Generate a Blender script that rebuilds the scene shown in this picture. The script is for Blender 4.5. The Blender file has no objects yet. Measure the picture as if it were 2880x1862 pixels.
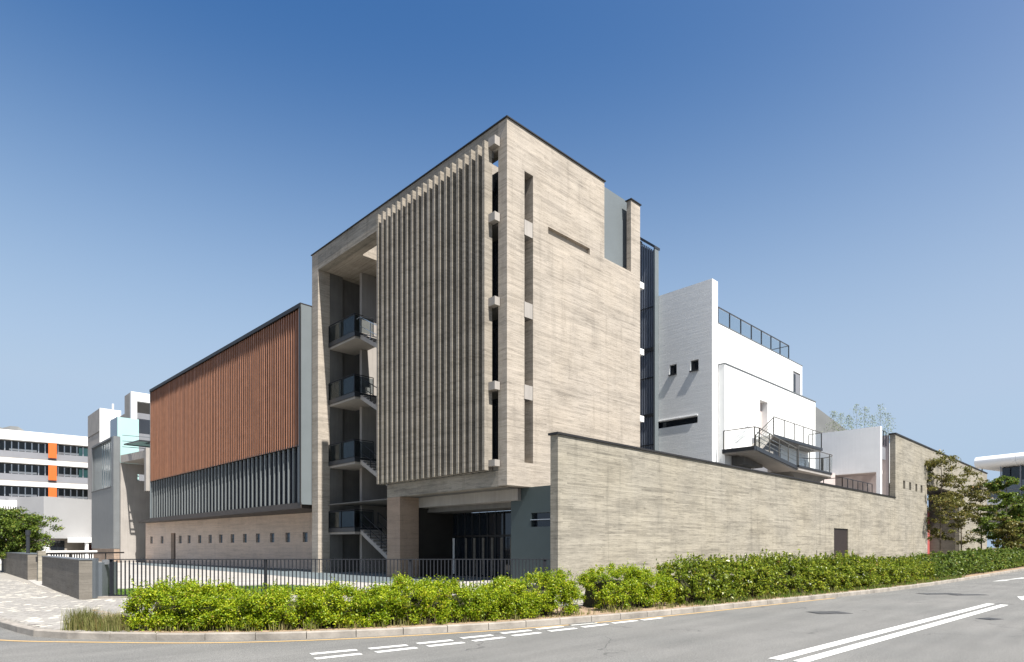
import bpy, math, random
import numpy as np
from mathutils import Vector, noise, Matrix
R = math.radians
random.seed(7)
S = bpy.context.scene
COL = S.collection

# ------------------------------------------------------------------ camera, sky, sun, exposure
cd = bpy.data.cameras.new('camera'); cam = bpy.data.objects.new('camera', cd); COL.objects.link(cam)
cam.location = (-18.68, -19.50, 1.6); cam.rotation_euler = (R(90), 0, R(-44.226))
cd.sensor_width = 36; cd.lens = 22.05; cd.shift_y = 0.2111; cd.clip_start = .1; cd.clip_end = 6000
S.camera = cam
EXPO = 1.2
SKY_K = 2 ** -EXPO / .12
SUN_EL, SUN_OFF = 55.0, 6.0           # elevation; degrees off the -Y axis towards -X
w = bpy.data.worlds.new('World'); S.world = w; w.use_nodes = True
nt = w.node_tree; bg = nt.nodes['Background']
sky = nt.nodes.new('ShaderNodeTexSky'); sky.sky_type = 'NISHITA'; sky.sun_disc = False
sky.sun_elevation = R(SUN_EL); sky.sun_rotation = R(180 + SUN_OFF)
sky.air_density = 1.0; sky.dust_density = 4.0; sky.ozone_density = 3.0; sky.altitude = 0
sepc = nt.nodes.new('ShaderNodeSeparateColor'); comb = nt.nodes.new('ShaderNodeCombineColor'); nt.links.new(sky.outputs[0], sepc.inputs[0])
for ch, (g_, k_, cap) in enumerate(((3.036, 89.455, .50), (1.864, 6.891, .60), (1.217, 2.356, .74))):   # deepen the blue of the whole sky
    a_ = nt.nodes.new('ShaderNodeMath'); a_.operation = 'POWER'; a_.inputs[1].default_value = g_; nt.links.new(sepc.outputs[ch], a_.inputs[0])
    b_ = nt.nodes.new('ShaderNodeMath'); b_.operation = 'MULTIPLY'; b_.inputs[1].default_value = k_ * .1 ** g_ * SKY_K; nt.links.new(a_.outputs[0], b_.inputs[0])
    c_ = nt.nodes.new('ShaderNodeMath'); c_.operation = 'MINIMUM'; c_.inputs[1].default_value = cap * SKY_K; nt.links.new(b_.outputs[0], c_.inputs[0])
    nt.links.new(c_.outputs[0], comb.inputs[ch])
tc_ = nt.nodes.new('ShaderNodeTexCoord'); sx_ = nt.nodes.new('ShaderNodeSeparateXYZ'); nt.links.new(tc_.outputs['Generated'], sx_.inputs[0])
mr_ = nt.nodes.new('ShaderNodeMapRange'); mr_.interpolation_type = 'SMOOTHSTEP'; nt.links.new(sx_.outputs[2], mr_.inputs[0])   # pale haze thickening towards the horizon, all round
mr_.inputs[1].default_value = .66; mr_.inputs[2].default_value = .10; mr_.inputs[3].default_value = 0.; mr_.inputs[4].default_value = .93
hz_ = nt.nodes.new('ShaderNodeMix'); hz_.data_type = 'RGBA'; nt.links.new(mr_.outputs[0], hz_.inputs[0]); nt.links.new(comb.outputs[0], hz_.inputs[6])
hz_.inputs[7].default_value = (.455 * SKY_K, .60 * SKY_K, .79 * SKY_K, 1)
nt.links.new(hz_.outputs[2], bg.inputs[0]); bg.inputs[1].default_value = 0.12
sl = bpy.data.lights.new('sun', 'SUN'); sl.energy = 4.3; sl.angle = R(.53); sl.color = (1, .955, .89)
so = bpy.data.objects.new('sun', sl); COL.objects.link(so)
sv = Vector((-math.sin(R(SUN_OFF)) * math.cos(R(SUN_EL)), -math.cos(R(SUN_OFF)) * math.cos(R(SUN_EL)), math.sin(R(SUN_EL))))
so.rotation_euler = sv.to_track_quat('Z', 'Y').to_euler(); so.location = (-20, -60, 60)
S.view_settings.view_transform = 'Standard'; S.view_settings.look = 'None'
S.view_settings.exposure = EXPO; S.view_settings.gamma = 1.0; S.view_settings.use_curve_mapping = False

# ------------------------------------------------------------------ materials
class NT:
    def __init__(s, name):
        s.m = bpy.data.materials.new(name); s.m.use_nodes = True; s.t = s.m.node_tree
        s.b = s.t.nodes['Principled BSDF']; s.out = s.t.nodes['Material Output']
    def n(s, ty, **kw):
        o = s.t.nodes.new(ty)
        for k, v in kw.items(): setattr(o, k, v)
        return o
    def l(s, a, b): s.t.links.new(a, b)
    def inp(s, sock, v):
        if hasattr(v, 'is_linked') or isinstance(v, bpy.types.NodeSocket): s.l(v, sock)
        else: sock.default_value = v
    def math(s, op, a, b=0.0, c=0.0):
        o = s.n('ShaderNodeMath', operation=op); s.inp(o.inputs[0], a); s.inp(o.inputs[1], b); s.inp(o.inputs[2], c)
        return o.outputs[0]
    def ramp(s, fac, stops):
        o = s.n('ShaderNodeValToRGB'); s.l(fac, o.inputs[0]); e = o.color_ramp.elements
        while len(e) < len(stops): e.new(.5)
        for i, (p, c) in enumerate(stops):
            e[i].position = p; e[i].color = (c[0], c[1], c[2], 1) if hasattr(c, '__len__') else (c, c, c, 1)
        return o.outputs[0]
    def mix(s, f, a, b, mode='MIX'):
        o = s.n('ShaderNodeMix', data_type='RGBA', blend_type=mode)
        s.inp(o.inputs[0], f)
        for i, v in ((6, a), (7, b)):
            if isinstance(v, bpy.types.NodeSocket): s.l(v, o.inputs[i])
            else: o.inputs[i].default_value = (*v[:3], 1)
        return o.outputs[2]
    def noise(s, vec, scale, detail=4, rough=.55):
        o = s.n('ShaderNodeTexNoise'); o.inputs['Scale'].default_value = scale; o.inputs['Detail'].default_value = detail
        o.inputs['Roughness'].default_value = rough
        if vec is not None: s.l(vec, o.inputs['Vector'])
        return o.outputs[0]
    def pos(s): return s.n('ShaderNodeNewGeometry').outputs['Position']
    def vmul(s, v, t):
        o = s.n('ShaderNodeVectorMath', operation='MULTIPLY'); s.l(v, o.inputs[0]); o.inputs[1].default_value = t
        return o.outputs[0]
    def bump(s, h, strength, dist):
        o = s.n('ShaderNodeBump'); o.inputs['Strength'].default_value = strength; o.inputs['Distance'].default_value = dist
        s.l(h, o.inputs['Height']); s.l(o.outputs[0], s.b.inputs['Normal'])

def plain(name, c, rough=.6, var=.12, scale=3., metal=0., bump=0., bscale=30., spec=.4, streak=0., each=0.):
    k = NT(name); k.b.inputs['Roughness'].default_value = rough; k.b.inputs['Metallic'].default_value = metal
    k.b.inputs['Specular IOR Level'].default_value = spec
    p = k.pos()
    n = k.noise(p, scale, 5)
    f = k.ramp(n, [(.3, 1 - var), (.7, 1 + var)])
    col = k.mix(1.0, c, f, 'MULTIPLY')
    if each:
        oi = k.n('ShaderNodeObjectInfo'); col = k.mix(1.0, col, k.ramp(oi.outputs['Random'], [(0., 1 - each), (1., 1 + each)]), 'MULTIPLY')
    if streak:
        n2 = k.noise(k.vmul(p, (2.5, 2.5, .12)), 3, 5)
        col = k.mix(1.0, col, k.ramp(n2, [(.35, 1 - streak), (.6, 1.0)]), 'MULTIPLY')
    k.l(col, k.b.inputs['Base Color'])
    if bump: k.bump(k.noise(p, bscale, 4), bump, .02)
    return k.m

def boards(name, c, dark=.5, row=.078, blen=2.4, contrast=1., warm=(1.03, 1., .95), bstr=.55, streakx=1.1):
    """board-marked cast concrete: courses of formwork boards, each with its own tone, grain and edge"""
    k = NT(name); k.b.inputs['Roughness'].default_value = .88; k.b.inputs['Specular IOR Level'].default_value = .2
    geo = k.n('ShaderNodeNewGeometry'); p = geo.outputs['Position']
    sp = k.n('ShaderNodeSeparateXYZ'); k.l(p, sp.inputs[0]); x, y, z = sp.outputs
    sn = k.n('ShaderNodeSeparateXYZ'); k.l(geo.outputs['True Normal'], sn.inputs[0])
    hor = k.math('GREATER_THAN', k.math('ABSOLUTE', sn.outputs[2]), .5)
    rc = k.math('ADD', k.math('MULTIPLY', z, k.math('SUBTRACT', 1., hor)), k.math('MULTIPLY', x, hor))
    u = k.math('ADD', k.math('MULTIPLY', x, k.math('SUBTRACT', 1., hor)), y)
    wob = k.math('MULTIPLY', k.math('SUBTRACT', k.noise(k.vmul(p, (.6, .6, .6)), 1., 2), .5), .05)
    rr = k.math('DIVIDE', k.math('ADD', rc, wob), row)
    ri = k.math('FLOOR', rr); rf = k.math('FRACT', rr)
    wn = k.n('ShaderNodeTexWhiteNoise', noise_dimensions='1D'); k.l(ri, wn.inputs['W'])
    uu = k.math('ADD', k.math('DIVIDE', u, blen), k.math('MULTIPLY', wn.outputs[0], 7.3))
    ui = k.math('FLOOR', uu); uf = k.math('FRACT', uu)
    cv = k.n('ShaderNodeCombineXYZ'); k.l(ri, cv.inputs[0]); k.l(ui, cv.inputs[1])
    wb = k.n('ShaderNodeTexWhiteNoise', noise_dimensions='3D'); k.l(cv.outputs[0], wb.inputs['Vector'])
    tone = wb.outputs[0]
    gv = k.n('ShaderNodeCombineXYZ'); k.l(k.math('MULTIPLY', u, streakx), gv.inputs[0]); k.l(k.math('MULTIPLY', rc, 16.), gv.inputs[1])
    k.l(k.math('MULTIPLY', tone, 5.), gv.inputs[2])
    grain = k.noise(gv.outputs[0], 1.6, 6, .65)
    gv2 = k.n('ShaderNodeCombineXYZ'); k.l(k.math('MULTIPLY', u, .8), gv2.inputs[0]); k.l(k.math('MULTIPLY', rc, 9.), gv2.inputs[1])
    blot = k.noise(gv2.outputs[0], .55, 5, .6)
    big = k.noise(k.vmul(p, (.35, .35, .35)), 1., 4, .6)
    fine = k.noise(p, 14., 4, .7)
    edge = k.math('LESS_THAN', k.math('MINIMUM', rf, k.math('SUBTRACT', 1., rf)), .09)
    eon = k.math('MULTIPLY', edge, k.math('GREATER_THAN', k.noise(gv2.outputs[0], .9, 3), .52))
    s = 1. * contrast
    f1 = k.ramp(tone, [(0., 1 - .15 * s), (.25, 1 - .02 * s), (1., 1 + .07 * s)])
    f2 = k.ramp(grain, [(.33, 1 - .34 * s), (.46, 1.), (.7, 1 + .07 * s)])
    f3 = k.ramp(blot, [(.28, 1 - .22 * s), (.46, 1.), (.7, 1 + .05 * s)])
    gv3 = k.n('ShaderNodeCombineXYZ'); k.l(k.math('MULTIPLY', u, .55), gv3.inputs[0]); k.l(k.math('MULTIPLY', rc, 26.), gv3.inputs[1])
    thin = k.noise(gv3.outputs[0], 1.15, 4, .6); patch = k.noise(k.vmul(p, (.8, .8, 1.6)), 1.0, 3, .6)
    dk = k.math('MULTIPLY', k.ramp(thin, [(.60, 0.), (.70, 1.)]), k.ramp(patch, [(.46, .05), (.62, 1.)]))
    f4 = k.ramp(k.noise(k.vmul(p, (.30, .30, .75)), 1.4, 5, .68), [(.32, 1 - .20 * s), (.5, 1.), (.68, 1 + .10 * s)])
    f5 = k.ramp(fine, [(.3, .9), (.7, 1.06)])
    col = k.mix(1., c, f1, 'MULTIPLY')
    for f in (f2, f3, f4, f5): col = k.mix(1., col, f, 'MULTIPLY')
    col = k.mix(k.ramp(big, [(.4, 0.), (.65, .5)]), col, k.mix(1., col, warm, 'MULTIPLY'))
    col = k.mix(k.math('MULTIPLY', eon, .20 * s), col, (c[0] * dark, c[1] * dark, c[2] * dark))
    col = k.mix(k.math('MULTIPLY', dk, .50 * s), col, (c[0] * .42, c[1] * .42, c[2] * .43))
    lift = k.math('LESS_THAN', k.math('FRACT', k.math('DIVIDE', k.math('ADD', rc, .35), 1.83)), .010)
    seam = k.math('LESS_THAN', k.math('FRACT', k.math('DIVIDE', k.math('ADD', u, .8), 3.66)), .006)
    sm_ = k.math('MULTIPLY', k.math('MAXIMUM', lift, seam), k.ramp(k.noise(k.vmul(p, (.5, .5, .9)), 1.3, 3), [(.42, 0.), (.55, .38 * s)]))
    col = k.mix(sm_, col, (c[0] * .45, c[1] * .45, c[2] * .45))
    wv_ = k.n('ShaderNodeCombineXYZ'); k.l(k.math('MULTIPLY', u, 2.6), wv_.inputs[0]); k.l(k.math('MULTIPLY', rc, .22), wv_.inputs[1])
    col = k.mix(1., col, k.ramp(k.noise(wv_.outputs[0], 1., 5, .6), [(.32, 1 - .14 * s), (.45, 1.), (.72, 1 + .05 * s)]), 'MULTIPLY')
    k.l(col, k.b.inputs['Base Color'])
    h = k.math('ADD', k.math('ADD', k.math('MULTIPLY', tone, .5), k.math('MULTIPLY', grain, .5)), k.math('MULTIPLY', eon, -.35))
    k.bump(h, bstr, .012)
    return k.m

def glassy(name, c, rough=.04, spec=.6, metal=0.):
    k = NT(name); k.b.inputs['Base Color'].default_value = (*c, 1); k.b.inputs['Roughness'].default_value = rough
    k.b.inputs['Specular IOR Level'].default_value = spec; k.b.inputs['Metallic'].default_value = metal
    k.bump(k.noise(k.pos(), .8, 2), .08, .02)
    return k.m

def clear_glass(name, tint=(.85, .92, .92), refl=.10):
    k = NT(name); k.t.nodes.remove(k.b)
    tr = k.n('ShaderNodeBsdfTransparent'); tr.inputs[0].default_value = (*tint, 1)
    gl = k.n('ShaderNodeBsdfGlossy'); gl.inputs['Roughness'].default_value = .02
    lw = k.n('ShaderNodeLayerWeight'); lw.inputs[0].default_value = .25
    mx = k.n('ShaderNodeMixShader'); k.l(k.math('ADD', k.math('MULTIPLY', lw.outputs['Fresnel'], .28), refl * .3), mx.inputs[0])
    k.l(tr.outputs[0], mx.inputs[1]); k.l(gl.outputs[0], mx.inputs[2]); k.l(mx.outputs[0], k.out.inputs[0])
    return k.m

def leafmat(name, c1, c2, c3, trans=.35, rough=.45):
    k = NT(name); g = k.n('ShaderNodeNewGeometry')
    col = k.ramp(g.outputs['Random Per Island'], [(0., [q * .45 for q in c1]), (.14, c1), (.6, c2), (.96, c3), (1., (.30, .17, .06))])
    big = k.noise(g.outputs['Position'], 1.6, 3)
    col = k.mix(1., col, k.ramp(big, [(.3, (.72, .8, .7)), (.7, (1.15, 1.1, 1.1))]), 'MULTIPLY')
    k.l(col, k.b.inputs['Base Color']); k.b.inputs['Roughness'].default_value = rough
    k.b.inputs['Specular IOR Level'].default_value = .35
    tl = k.n('ShaderNodeBsdfTranslucent'); k.l(col, tl.inputs[0])
    mx = k.n('ShaderNodeMixShader'); mx.inputs[0].default_value = trans
    k.l(k.b.outputs[0], mx.inputs[1]); k.l(tl.outputs[0], mx.inputs[2]); k.l(mx.outputs[0], k.out.inputs[0])
    return k.m

def asphalt(name):
    k = NT(name); p = k.pos(); k.b.inputs['Roughness'].default_value = .85; k.b.inputs['Specular IOR Level'].default_value = .25
    a = k.noise(p, 55., 3, .8); b = k.noise(p, .35, 5); c_ = k.noise(k.vmul(p, (.25, 2.2, 1)), 1., 5)
    col = k.ramp(a, [(.32, (.075, .076, .073)), (.5, (.155, .155, .148)), (.70, (.27, .265, .25))])
    col = k.mix(1., col, k.ramp(b, [(.3, (.87, .87, .87)), (.7, (1.13, 1.11, 1.10))]), 'MULTIPLY')
    col = k.mix(1., col, k.ramp(c_, [(.35, .90), (.62, 1.05)]), 'MULTIPLY')
    v = k.n('ShaderNodeTexVoronoi', feature='DISTANCE_TO_EDGE'); v.inputs['Scale'].default_value = .16
    wv = k.n('ShaderNodeVectorMath', operation='ADD'); k.l(p, wv.inputs[0])
    nz = k.n('ShaderNodeTexNoise'); nz.inputs['Scale'].default_value = 1.3; k.l(p, nz.inputs['Vector'])
    k.l(k.vmul(nz.outputs['Color'], (1.8, 1.8, 0)), wv.inputs[1]); k.l(wv.outputs[0], v.inputs['Vector'])
    crack = k.math('LESS_THAN', v.outputs['Distance'], .0036)
    crack = k.math('MULTIPLY', crack, k.math('GREATER_THAN', k.noise(p, .5, 2), .5))
    col = k.mix(k.math('MULTIPLY', crack, .45), col, (.04, .04, .04))
    k.l(col, k.b.inputs['Base Color']); k.bump(a, .5, .006)
    return k.m

def paint(name, c, wear=.7):
    k = NT(name); p = k.pos(); k.b.inputs['Roughness'].default_value = .7
    n = k.noise(p, 30., 5, .7)
    col = k.mix(k.ramp(n, [(.54, 0.), (.68, wear)]), c, (.2, .2, .19)); k.l(col, k.b.inputs['Base Color'])
    return k.m

def paving(name, c, sx, sy, joint=.6):
    k = NT(name); p = k.pos(); k.b.inputs['Roughness'].default_value = .85
    br = k.n('ShaderNodeTexBrick'); k.l(p, br.inputs['Vector'])
    br.inputs['Scale'].default_value = 1.; br.inputs['Brick Width'].default_value = sx; br.inputs['Row Height'].default_value = sy
    br.inputs['Mortar Size'].default_value = .008
    br.inputs['Color1'].default_value = (*c, 1); br.inputs['Color2'].default_value = (*[q * 1.09 for q in c], 1)
    br.inputs['Mortar'].default_value = (*[q * joint for q in c], 1)
    col = k.mix(1., br.outputs[0], k.ramp(k.noise(p, .7, 5), [(.3, .88), (.7, 1.08)]), 'MULTIPLY')
    col = k.mix(1., col, k.ramp(k.noise(p, 18., 4), [(.3, .93), (.7, 1.05)]), 'MULTIPLY')
    k.l(col, k.b.inputs['Base Color'])
    return k.m

M = dict(
    conc=boards('board_marked_concrete', (.37, .328, .28), contrast=1.0),
    conc_low=boards('board_marked_concrete_garden_wall', (.285, .262, .218), contrast=1.25, warm=(1.03, 1., .93)),
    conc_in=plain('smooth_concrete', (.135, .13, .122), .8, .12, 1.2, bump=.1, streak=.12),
    conc_fin=boards('board_marked_concrete_fins', (.285, .255, .215), contrast=1.1),
    conc_beam=boards('board_marked_concrete_shaded', (.27, .245, .21), contrast=1.2),  # same concrete made darker: shade on the left-side beams put into the colour
    conc_base=boards('board_marked_concrete_rose', (.62, .49, .40), contrast=.6),
    conc_pink=boards('board_marked_concrete_warm', (.31, .235, .182), contrast=.65),
    conc_grey=boards('board_marked_concrete_grey', (.165, .15, .13), contrast=.8, row=.1),
    conc_plain=plain('cast_concrete_panels', (.33, .305, .28), .8, .1, .8, bump=.1, streak=.1),
    white=plain('white_render', (.80, .80, .79), .7, .03, 1.5, bump=.05, streak=.03),
    whiteb=boards('white_painted_board_concrete', (.74, .75, .75), contrast=.10, row=.1, warm=(1, 1, 1), bstr=.7),
    greyp=plain('blue_grey_render', (.135, .155, .165), .6, .05, 1., bump=.03),
    teal=plain('slate_green_render', (.055, .075, .078), .6, .08, 1., bump=.03),
    greym=plain('grey_metal_panel', (.155, .165, .17), .45, .06, 1.2, streak=.08),
    dark=plain('dark_grey_metal', (.028, .031, .036), .4, .1, 3.),
    black=plain('black_coping', (.02, .018, .017), .5, .1, 3.),
    fence=plain('charcoal_painted_steel', (.018, .02, .025), .6, .12, 4., spec=.15),
    steel=plain('grey_painted_steel', (.11, .125, .14), .35, .05, 1.5),
    terra=plain('terracotta_louvre', (.275, .128, .076), .55, .12, 2., streak=.10, each=.07),
    terrab=plain('dark_backing_panel', (.06, .028, .02), .7, .1, 2.),
    glass=glassy('dark_glass', (.012, .016, .022)), glassb=glassy('blue_glass', (.10, .13, .16), .1),
    tealg=glassy('teal_glass', (.10, .24, .23), .08), clear=clear_glass('clear_glass', (.92, .94, .94), -.1), smoke=clear_glass('smoked_glass', (.62, .66, .68), -.2),
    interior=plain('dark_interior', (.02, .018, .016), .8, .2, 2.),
    asphalt=asphalt('worn_asphalt'), kerb=plain('concrete_kerb', (.27, .245, .215), .85, .32, 2.2, bump=.3, bscale=18.),
    plaza=paving('pale_concrete_paving', (.37, .35, .32), 1.2, .6), band=paving('blue_grey_paving', (.115, .14, .15), .6, .6, .8),
    bed=plain('joint_sand', (.27, .25, .22), .9, .15, 4.),
    soil=plain('dry_soil', (.30, .215, .145), .95, .3, 5., bump=.5), soild=plain('dark_soil', (.10, .075, .05), .95, .3, 5., bump=.5),
    wpaint=paint('white_road_paint', (.74, .74, .71)), ypaint=paint('yellow_road_paint', (.50, .33, .14), .8),
    iron=plain('cast_iron', (.06, .06, .06), .6, .3, 9., bump=.4),
    orange=plain('orange_panel', (.60, .125, .022), .5, .03, 1.), wallf=plain('white_fascia', (.74, .74, .73), .6, .03, .6),
    spandrel=plain('grey_spandrel', (.20, .205, .225), .6, .05, .6), beige=plain('beige_soffit', (.30, .27, .235), .7, .05, .6),
    mint=plain('mint_panel', (.36, .55, .54), .5, .03, .6), stain=plain('brushed_stainless', (.55, .56, .57), .3, .04, 3., metal=.8),
    bark=plain('bark', (.10, .078, .055), .9, .3, 9., bump=.4),
    pink=plain('pale_pink_render', (.50, .43, .41), .7, .04, 1.), red=plain('red_panel', (.45, .11, .10), .6, .05, 1.),
    carp=plain('silver_car_paint', (.5, .52, .55), .25, .03, 1., metal=.6), tyre=plain('tyre_rubber', (.02, .02, .02), .8, .1, 4.),
    hill=plain('wooded_hill', (.15, .155, .155), .95, .3, .01),
    grass=plain('lawn', (.095, .17, .03), .9, .35, 6., bump=.6, bscale=60.),
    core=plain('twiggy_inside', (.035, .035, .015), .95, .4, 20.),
    leaf_l=leafmat('lime_leaves', (.16, .27, .012), (.33, .42, .014), (.50, .52, .03), .4),
    leaf_d=leafmat('glossy_leaves', (.10, .15, .018), (.22, .285, .025), (.42, .45, .05), .38, .32),
    leaf_t=leafmat('olive_leaves', (.10, .105, .024), (.165, .16, .038), (.26, .215, .065), .35),
    leaf_g=leafmat('green_leaves', (.07, .12, .018), (.13, .19, .028), (.24, .30, .045), .35),
    leaf_r=leafmat('reddish_leaves', (.16, .12, .03), (.22, .14, .04), (.28, .17, .05), .3),
    leaf_b=leafmat('pale_bamboo_leaves', (.22, .27, .16), (.28, .33, .2), (.36, .4, .27), .4),
    weed=leafmat('dry_grass_blades', (.17, .19, .05), (.24, .23, .08), (.36, .31, .15), .4, .7),
    gblade=leafmat('grass_blades', (.08, .16, .02), (.12, .21, .03), (.18, .27, .04), .4, .7),
)

# ------------------------------------------------------------------ mesh and object helpers
class MB:
    def __init__(s): s.v = []; s.f = []
    def add(s, vs, fs):
        n = len(s.v); s.v += [tuple(a) for a in vs]; s.f += [tuple(i + n for i in f) for f in fs]; return s
    def box(s, x0, x1, y0, y1, z0, z1):
        if x1 < x0: x0, x1 = x1, x0
        if y1 < y0: y0, y1 = y1, y0
        if z1 < z0: z0, z1 = z1, z0
        return s.add([(x0, y0, z0), (x1, y0, z0), (x1, y1, z0), (x0, y1, z0), (x0, y0, z1), (x1, y0, z1), (x1, y1, z1), (x0, y1, z1)],
                     [(0, 3, 2, 1), (4, 5, 6, 7), (0, 1, 5, 4), (1, 2, 6, 5), (2, 3, 7, 6), (3, 0, 4, 7)])
    def prism(s, poly, z0, z1):            # polygon in plan, counter-clockwise
        n = len(poly); vs = [(p[0], p[1], z0) for p in poly] + [(p[0], p[1], z1) for p in poly]
        return s.add(vs, [tuple(range(n - 1, -1, -1)), tuple(range(n, 2 * n))] + [(i, (i + 1) % n, (i + 1) % n + n, i + n) for i in range(n)])
    def xprism(s, poly, a0, a1, axis='X'):  # polygon in (y,z) or (x,z) pulled along the axis
        n = len(poly)
        P = (lambda a, p: (a, p[0], p[1])) if axis == 'X' else (lambda a, p: (p[0], a, p[1]))
        return s.add([P(a0, p) for p in poly] + [P(a1, p) for p in poly],
                     [tuple(range(n - 1, -1, -1)), tuple(range(n, 2 * n))] + [(i, (i + 1) % n, (i + 1) % n + n, i + n) for i in range(n)])
    def bar(s, a, b, wd, hg=None):         # rectangular bar between two points
        hg = wd if hg is None else hg
        a = Vector(a); b = Vector(b); d = (b - a).normalized()
        up = Vector((0, 0, 1)) if abs(d.z) < .95 else Vector((1, 0, 0))
        sx = d.cross(up).normalized() * wd / 2; sy = sx.normalized().cross(d).normalized() * hg / 2
        vs = [a - sx - sy, a + sx - sy, a + sx + sy, a - sx + sy, b - sx - sy, b + sx - sy, b + sx + sy, b - sx + sy]
        return s.add(vs, [(0, 3, 2, 1), (4, 5, 6, 7), (0, 1, 5, 4), (1, 2, 6, 5), (2, 3, 7, 6), (3, 0, 4, 7)])
    def tube(s, pts, rad, n=6):
        pts = [Vector(p) for p in pts]; rings = []
        for i, p in enumerate(pts):
            d = (pts[min(i + 1, len(pts) - 1)] - pts[max(i - 1, 0)]).normalized()
            up = Vector((0, 0, 1)) if abs(d.z) < .9 else Vector((1, 0, 0))
            a = d.cross(up).normalized(); b = a.cross(d).normalized(); r = rad[i] if hasattr(rad, '__len__') else rad
            rings.append([p + (a * math.cos(t) + b * math.sin(t)) * r for t in [2 * math.pi * j / n for j in range(n)]])
        base = len(s.v); s.v += [tuple(v) for r in rings for v in r]
        for i in range(len(pts) - 1):
            for j in range(n):
                s.f.append((base + i * n + j, base + i * n + (j + 1) % n, base + (i + 1) * n + (j + 1) % n, base + (i + 1) * n + j))
        s.f.append(tuple(base + j for j in range(n))); s.f.append(tuple(base + (len(pts) - 1) * n + j for j in range(n - 1, -1, -1)))
        return s
    def wall(s, ax, a0, a1, u0, u1, z0, z1, holes=()):
        """slab with openings; ax='Y': thin in Y, u runs along X; ax='X': thin in X, u runs along Y"""
        us = sorted({u0, u1, *[min(max(h[i], u0), u1) for h in holes for i in (0, 1)]})
        zs = sorted({z0, z1, *[min(max(h[i], z0), z1) for h in holes for i in (2, 3)]})
        def solid(i, j):
            if i < 0 or j < 0 or i >= len(us) - 1 or j >= len(zs) - 1: return False
            uc = (us[i] + us[i + 1]) / 2; zc = (zs[j] + zs[j + 1]) / 2
            return not any(h[0] < uc < h[1] and h[2] < zc < h[3] for h in holes)
        P = (lambda a, u, z: (u, a, z)) if ax == 'Y' else (lambda a, u, z: (a, u, z))
        fl = ax == 'X'
        def q(*vs): s.add(vs[::-1] if fl else vs, [(0, 1, 2, 3)])
        for i in range(len(us) - 1):
            for j in range(len(zs) - 1):
                if not solid(i, j): continue
                ua, ub, za, zb = us[i], us[i + 1], zs[j], zs[j + 1]
                q(P(a0, ua, za), P(a0, ub, za), P(a0, ub, zb), P(a0, ua, zb))
                q(P(a1, ub, za), P(a1, ua, za), P(a1, ua, zb), P(a1, ub, zb))
                if not solid(i - 1, j): q(P(a1, ua, za), P(a0, ua, za), P(a0, ua, zb), P(a1, ua, zb))
                if not solid(i + 1, j): q(P(a0, ub, za), P(a1, ub, za), P(a1, ub, zb), P(a0, ub, zb))
                if not solid(i, j - 1): q(P(a1, ua, za), P(a1, ub, za), P(a0, ub, za), P(a0, ua, za))
                if not solid(i, j + 1): q(P(a0, ua, zb), P(a0, ub, zb), P(a1, ub, zb), P(a1, ua, zb))
        return s
    def mesh(s, name, mat):
        m = bpy.data.meshes.new(name); m.from_pydata(s.v, [], s.f); m.materials.append(mat); m.validate(); return m
    def build(s, name, mat, parent=None, smooth=False):
        m = s.mesh(name, mat)
        if smooth:
            for p in m.polygons: p.use_smooth = True
        return put(name, m, parent)

def put(name, mesh, parent=None, loc=None):
    o = bpy.data.objects.new(name, mesh); COL.objects.link(o)
    if parent is not None:
        o.parent = parent
        if not parent.get('_local'): o.matrix_parent_inverse = Matrix.Translation(-Vector(WLOC.get(parent.name, (0, 0, 0))))
    if loc is not None: o.location = loc
    return o
WLOC = {}
def sub(o, parent):    # a sub-part keeps the same coordinates as the part it belongs to
    o.parent = parent; o.matrix_parent_inverse = Matrix.Identity(4) if parent.type != 'EMPTY' else o.matrix_parent_inverse
    return o
def tag(o, label, cat, group=None, kind=None):
    if label: o['label'] = label
    if cat: o['category'] = cat
    if group: o['group'] = group
    if kind: o['kind'] = kind
    return o
def thing(name, label, cat, loc=(0, 0, 0), rotz=0., group=None, local=False):
    o = bpy.data.objects.new(name, None); COL.objects.link(o); o.empty_display_size = .3
    o.location = loc; o.rotation_euler = (0, 0, rotz); tag(o, label, cat, group)
    if local: o['_local'] = 1
    else: WLOC[o.name] = loc
    return o
def part(mb, name, mat, parent):          # part of a thing, or sub-part of a part
    m = mb.mesh(name, M[mat] if isinstance(mat, str) else mat)
    if parent.type == 'EMPTY': return put(name, m, parent)
    o = bpy.data.objects.new(name, m); COL.objects.link(o); o.parent = parent; return o
def struct(mb, name, mat, parent=None):
    if parent: return part(mb, name, mat, parent)
    o = mb.build(name, M[mat]); o['kind'] = 'structure'; return o
def B(*a): return MB().box(*a)
def survey(e, n):                         # plan frame turned 44.2 degrees, origin at the street corner
    return (-18.68 + e * .7166 + n * .6975, -19.50 - e * .6975 + n * .7166)

# ------------------------------------------------------------------ ground, road, kerb, paving
struct(MB().add([(-3000, -3000, -.30), (3000, -3000, -.30), (3000, 3000, -.30), (-3000, 3000, -.30)], [(0, 1, 2, 3)]), 'ground', 'soild')
kerb = [(-20.5, 30), (-18.9, 8), (-17.6, 1.5), (-17.15, -2.06), (-16.93, -4.1), (-16.72, -4.75), (-16.39, -5.25), (-15.75, -6.1), (-15.0, -6.92), (-14.1, -7.75), (-13.0, -8.45),
        (-11.58, -9.14), (-9.66, -9.84), (-6.95, -10.42), (-4.3, -10.88), (.3, -11.36), (5, -11.86), (9.3, -12.25), (16, -12.5), (26, -12.6), (43, -12.6), (90, -12.2), (160, -11)]
def offset(poly, d):
    out = []
    for i, p in enumerate(poly):
        a = Vector(poly[max(i - 1, 0)]); b = Vector(poly[min(i + 1, len(poly) - 1)]); t = (b - a).normalized()
        out.append((p[0] - t.y * d, p[1] + t.x * d))
    return out
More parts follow.
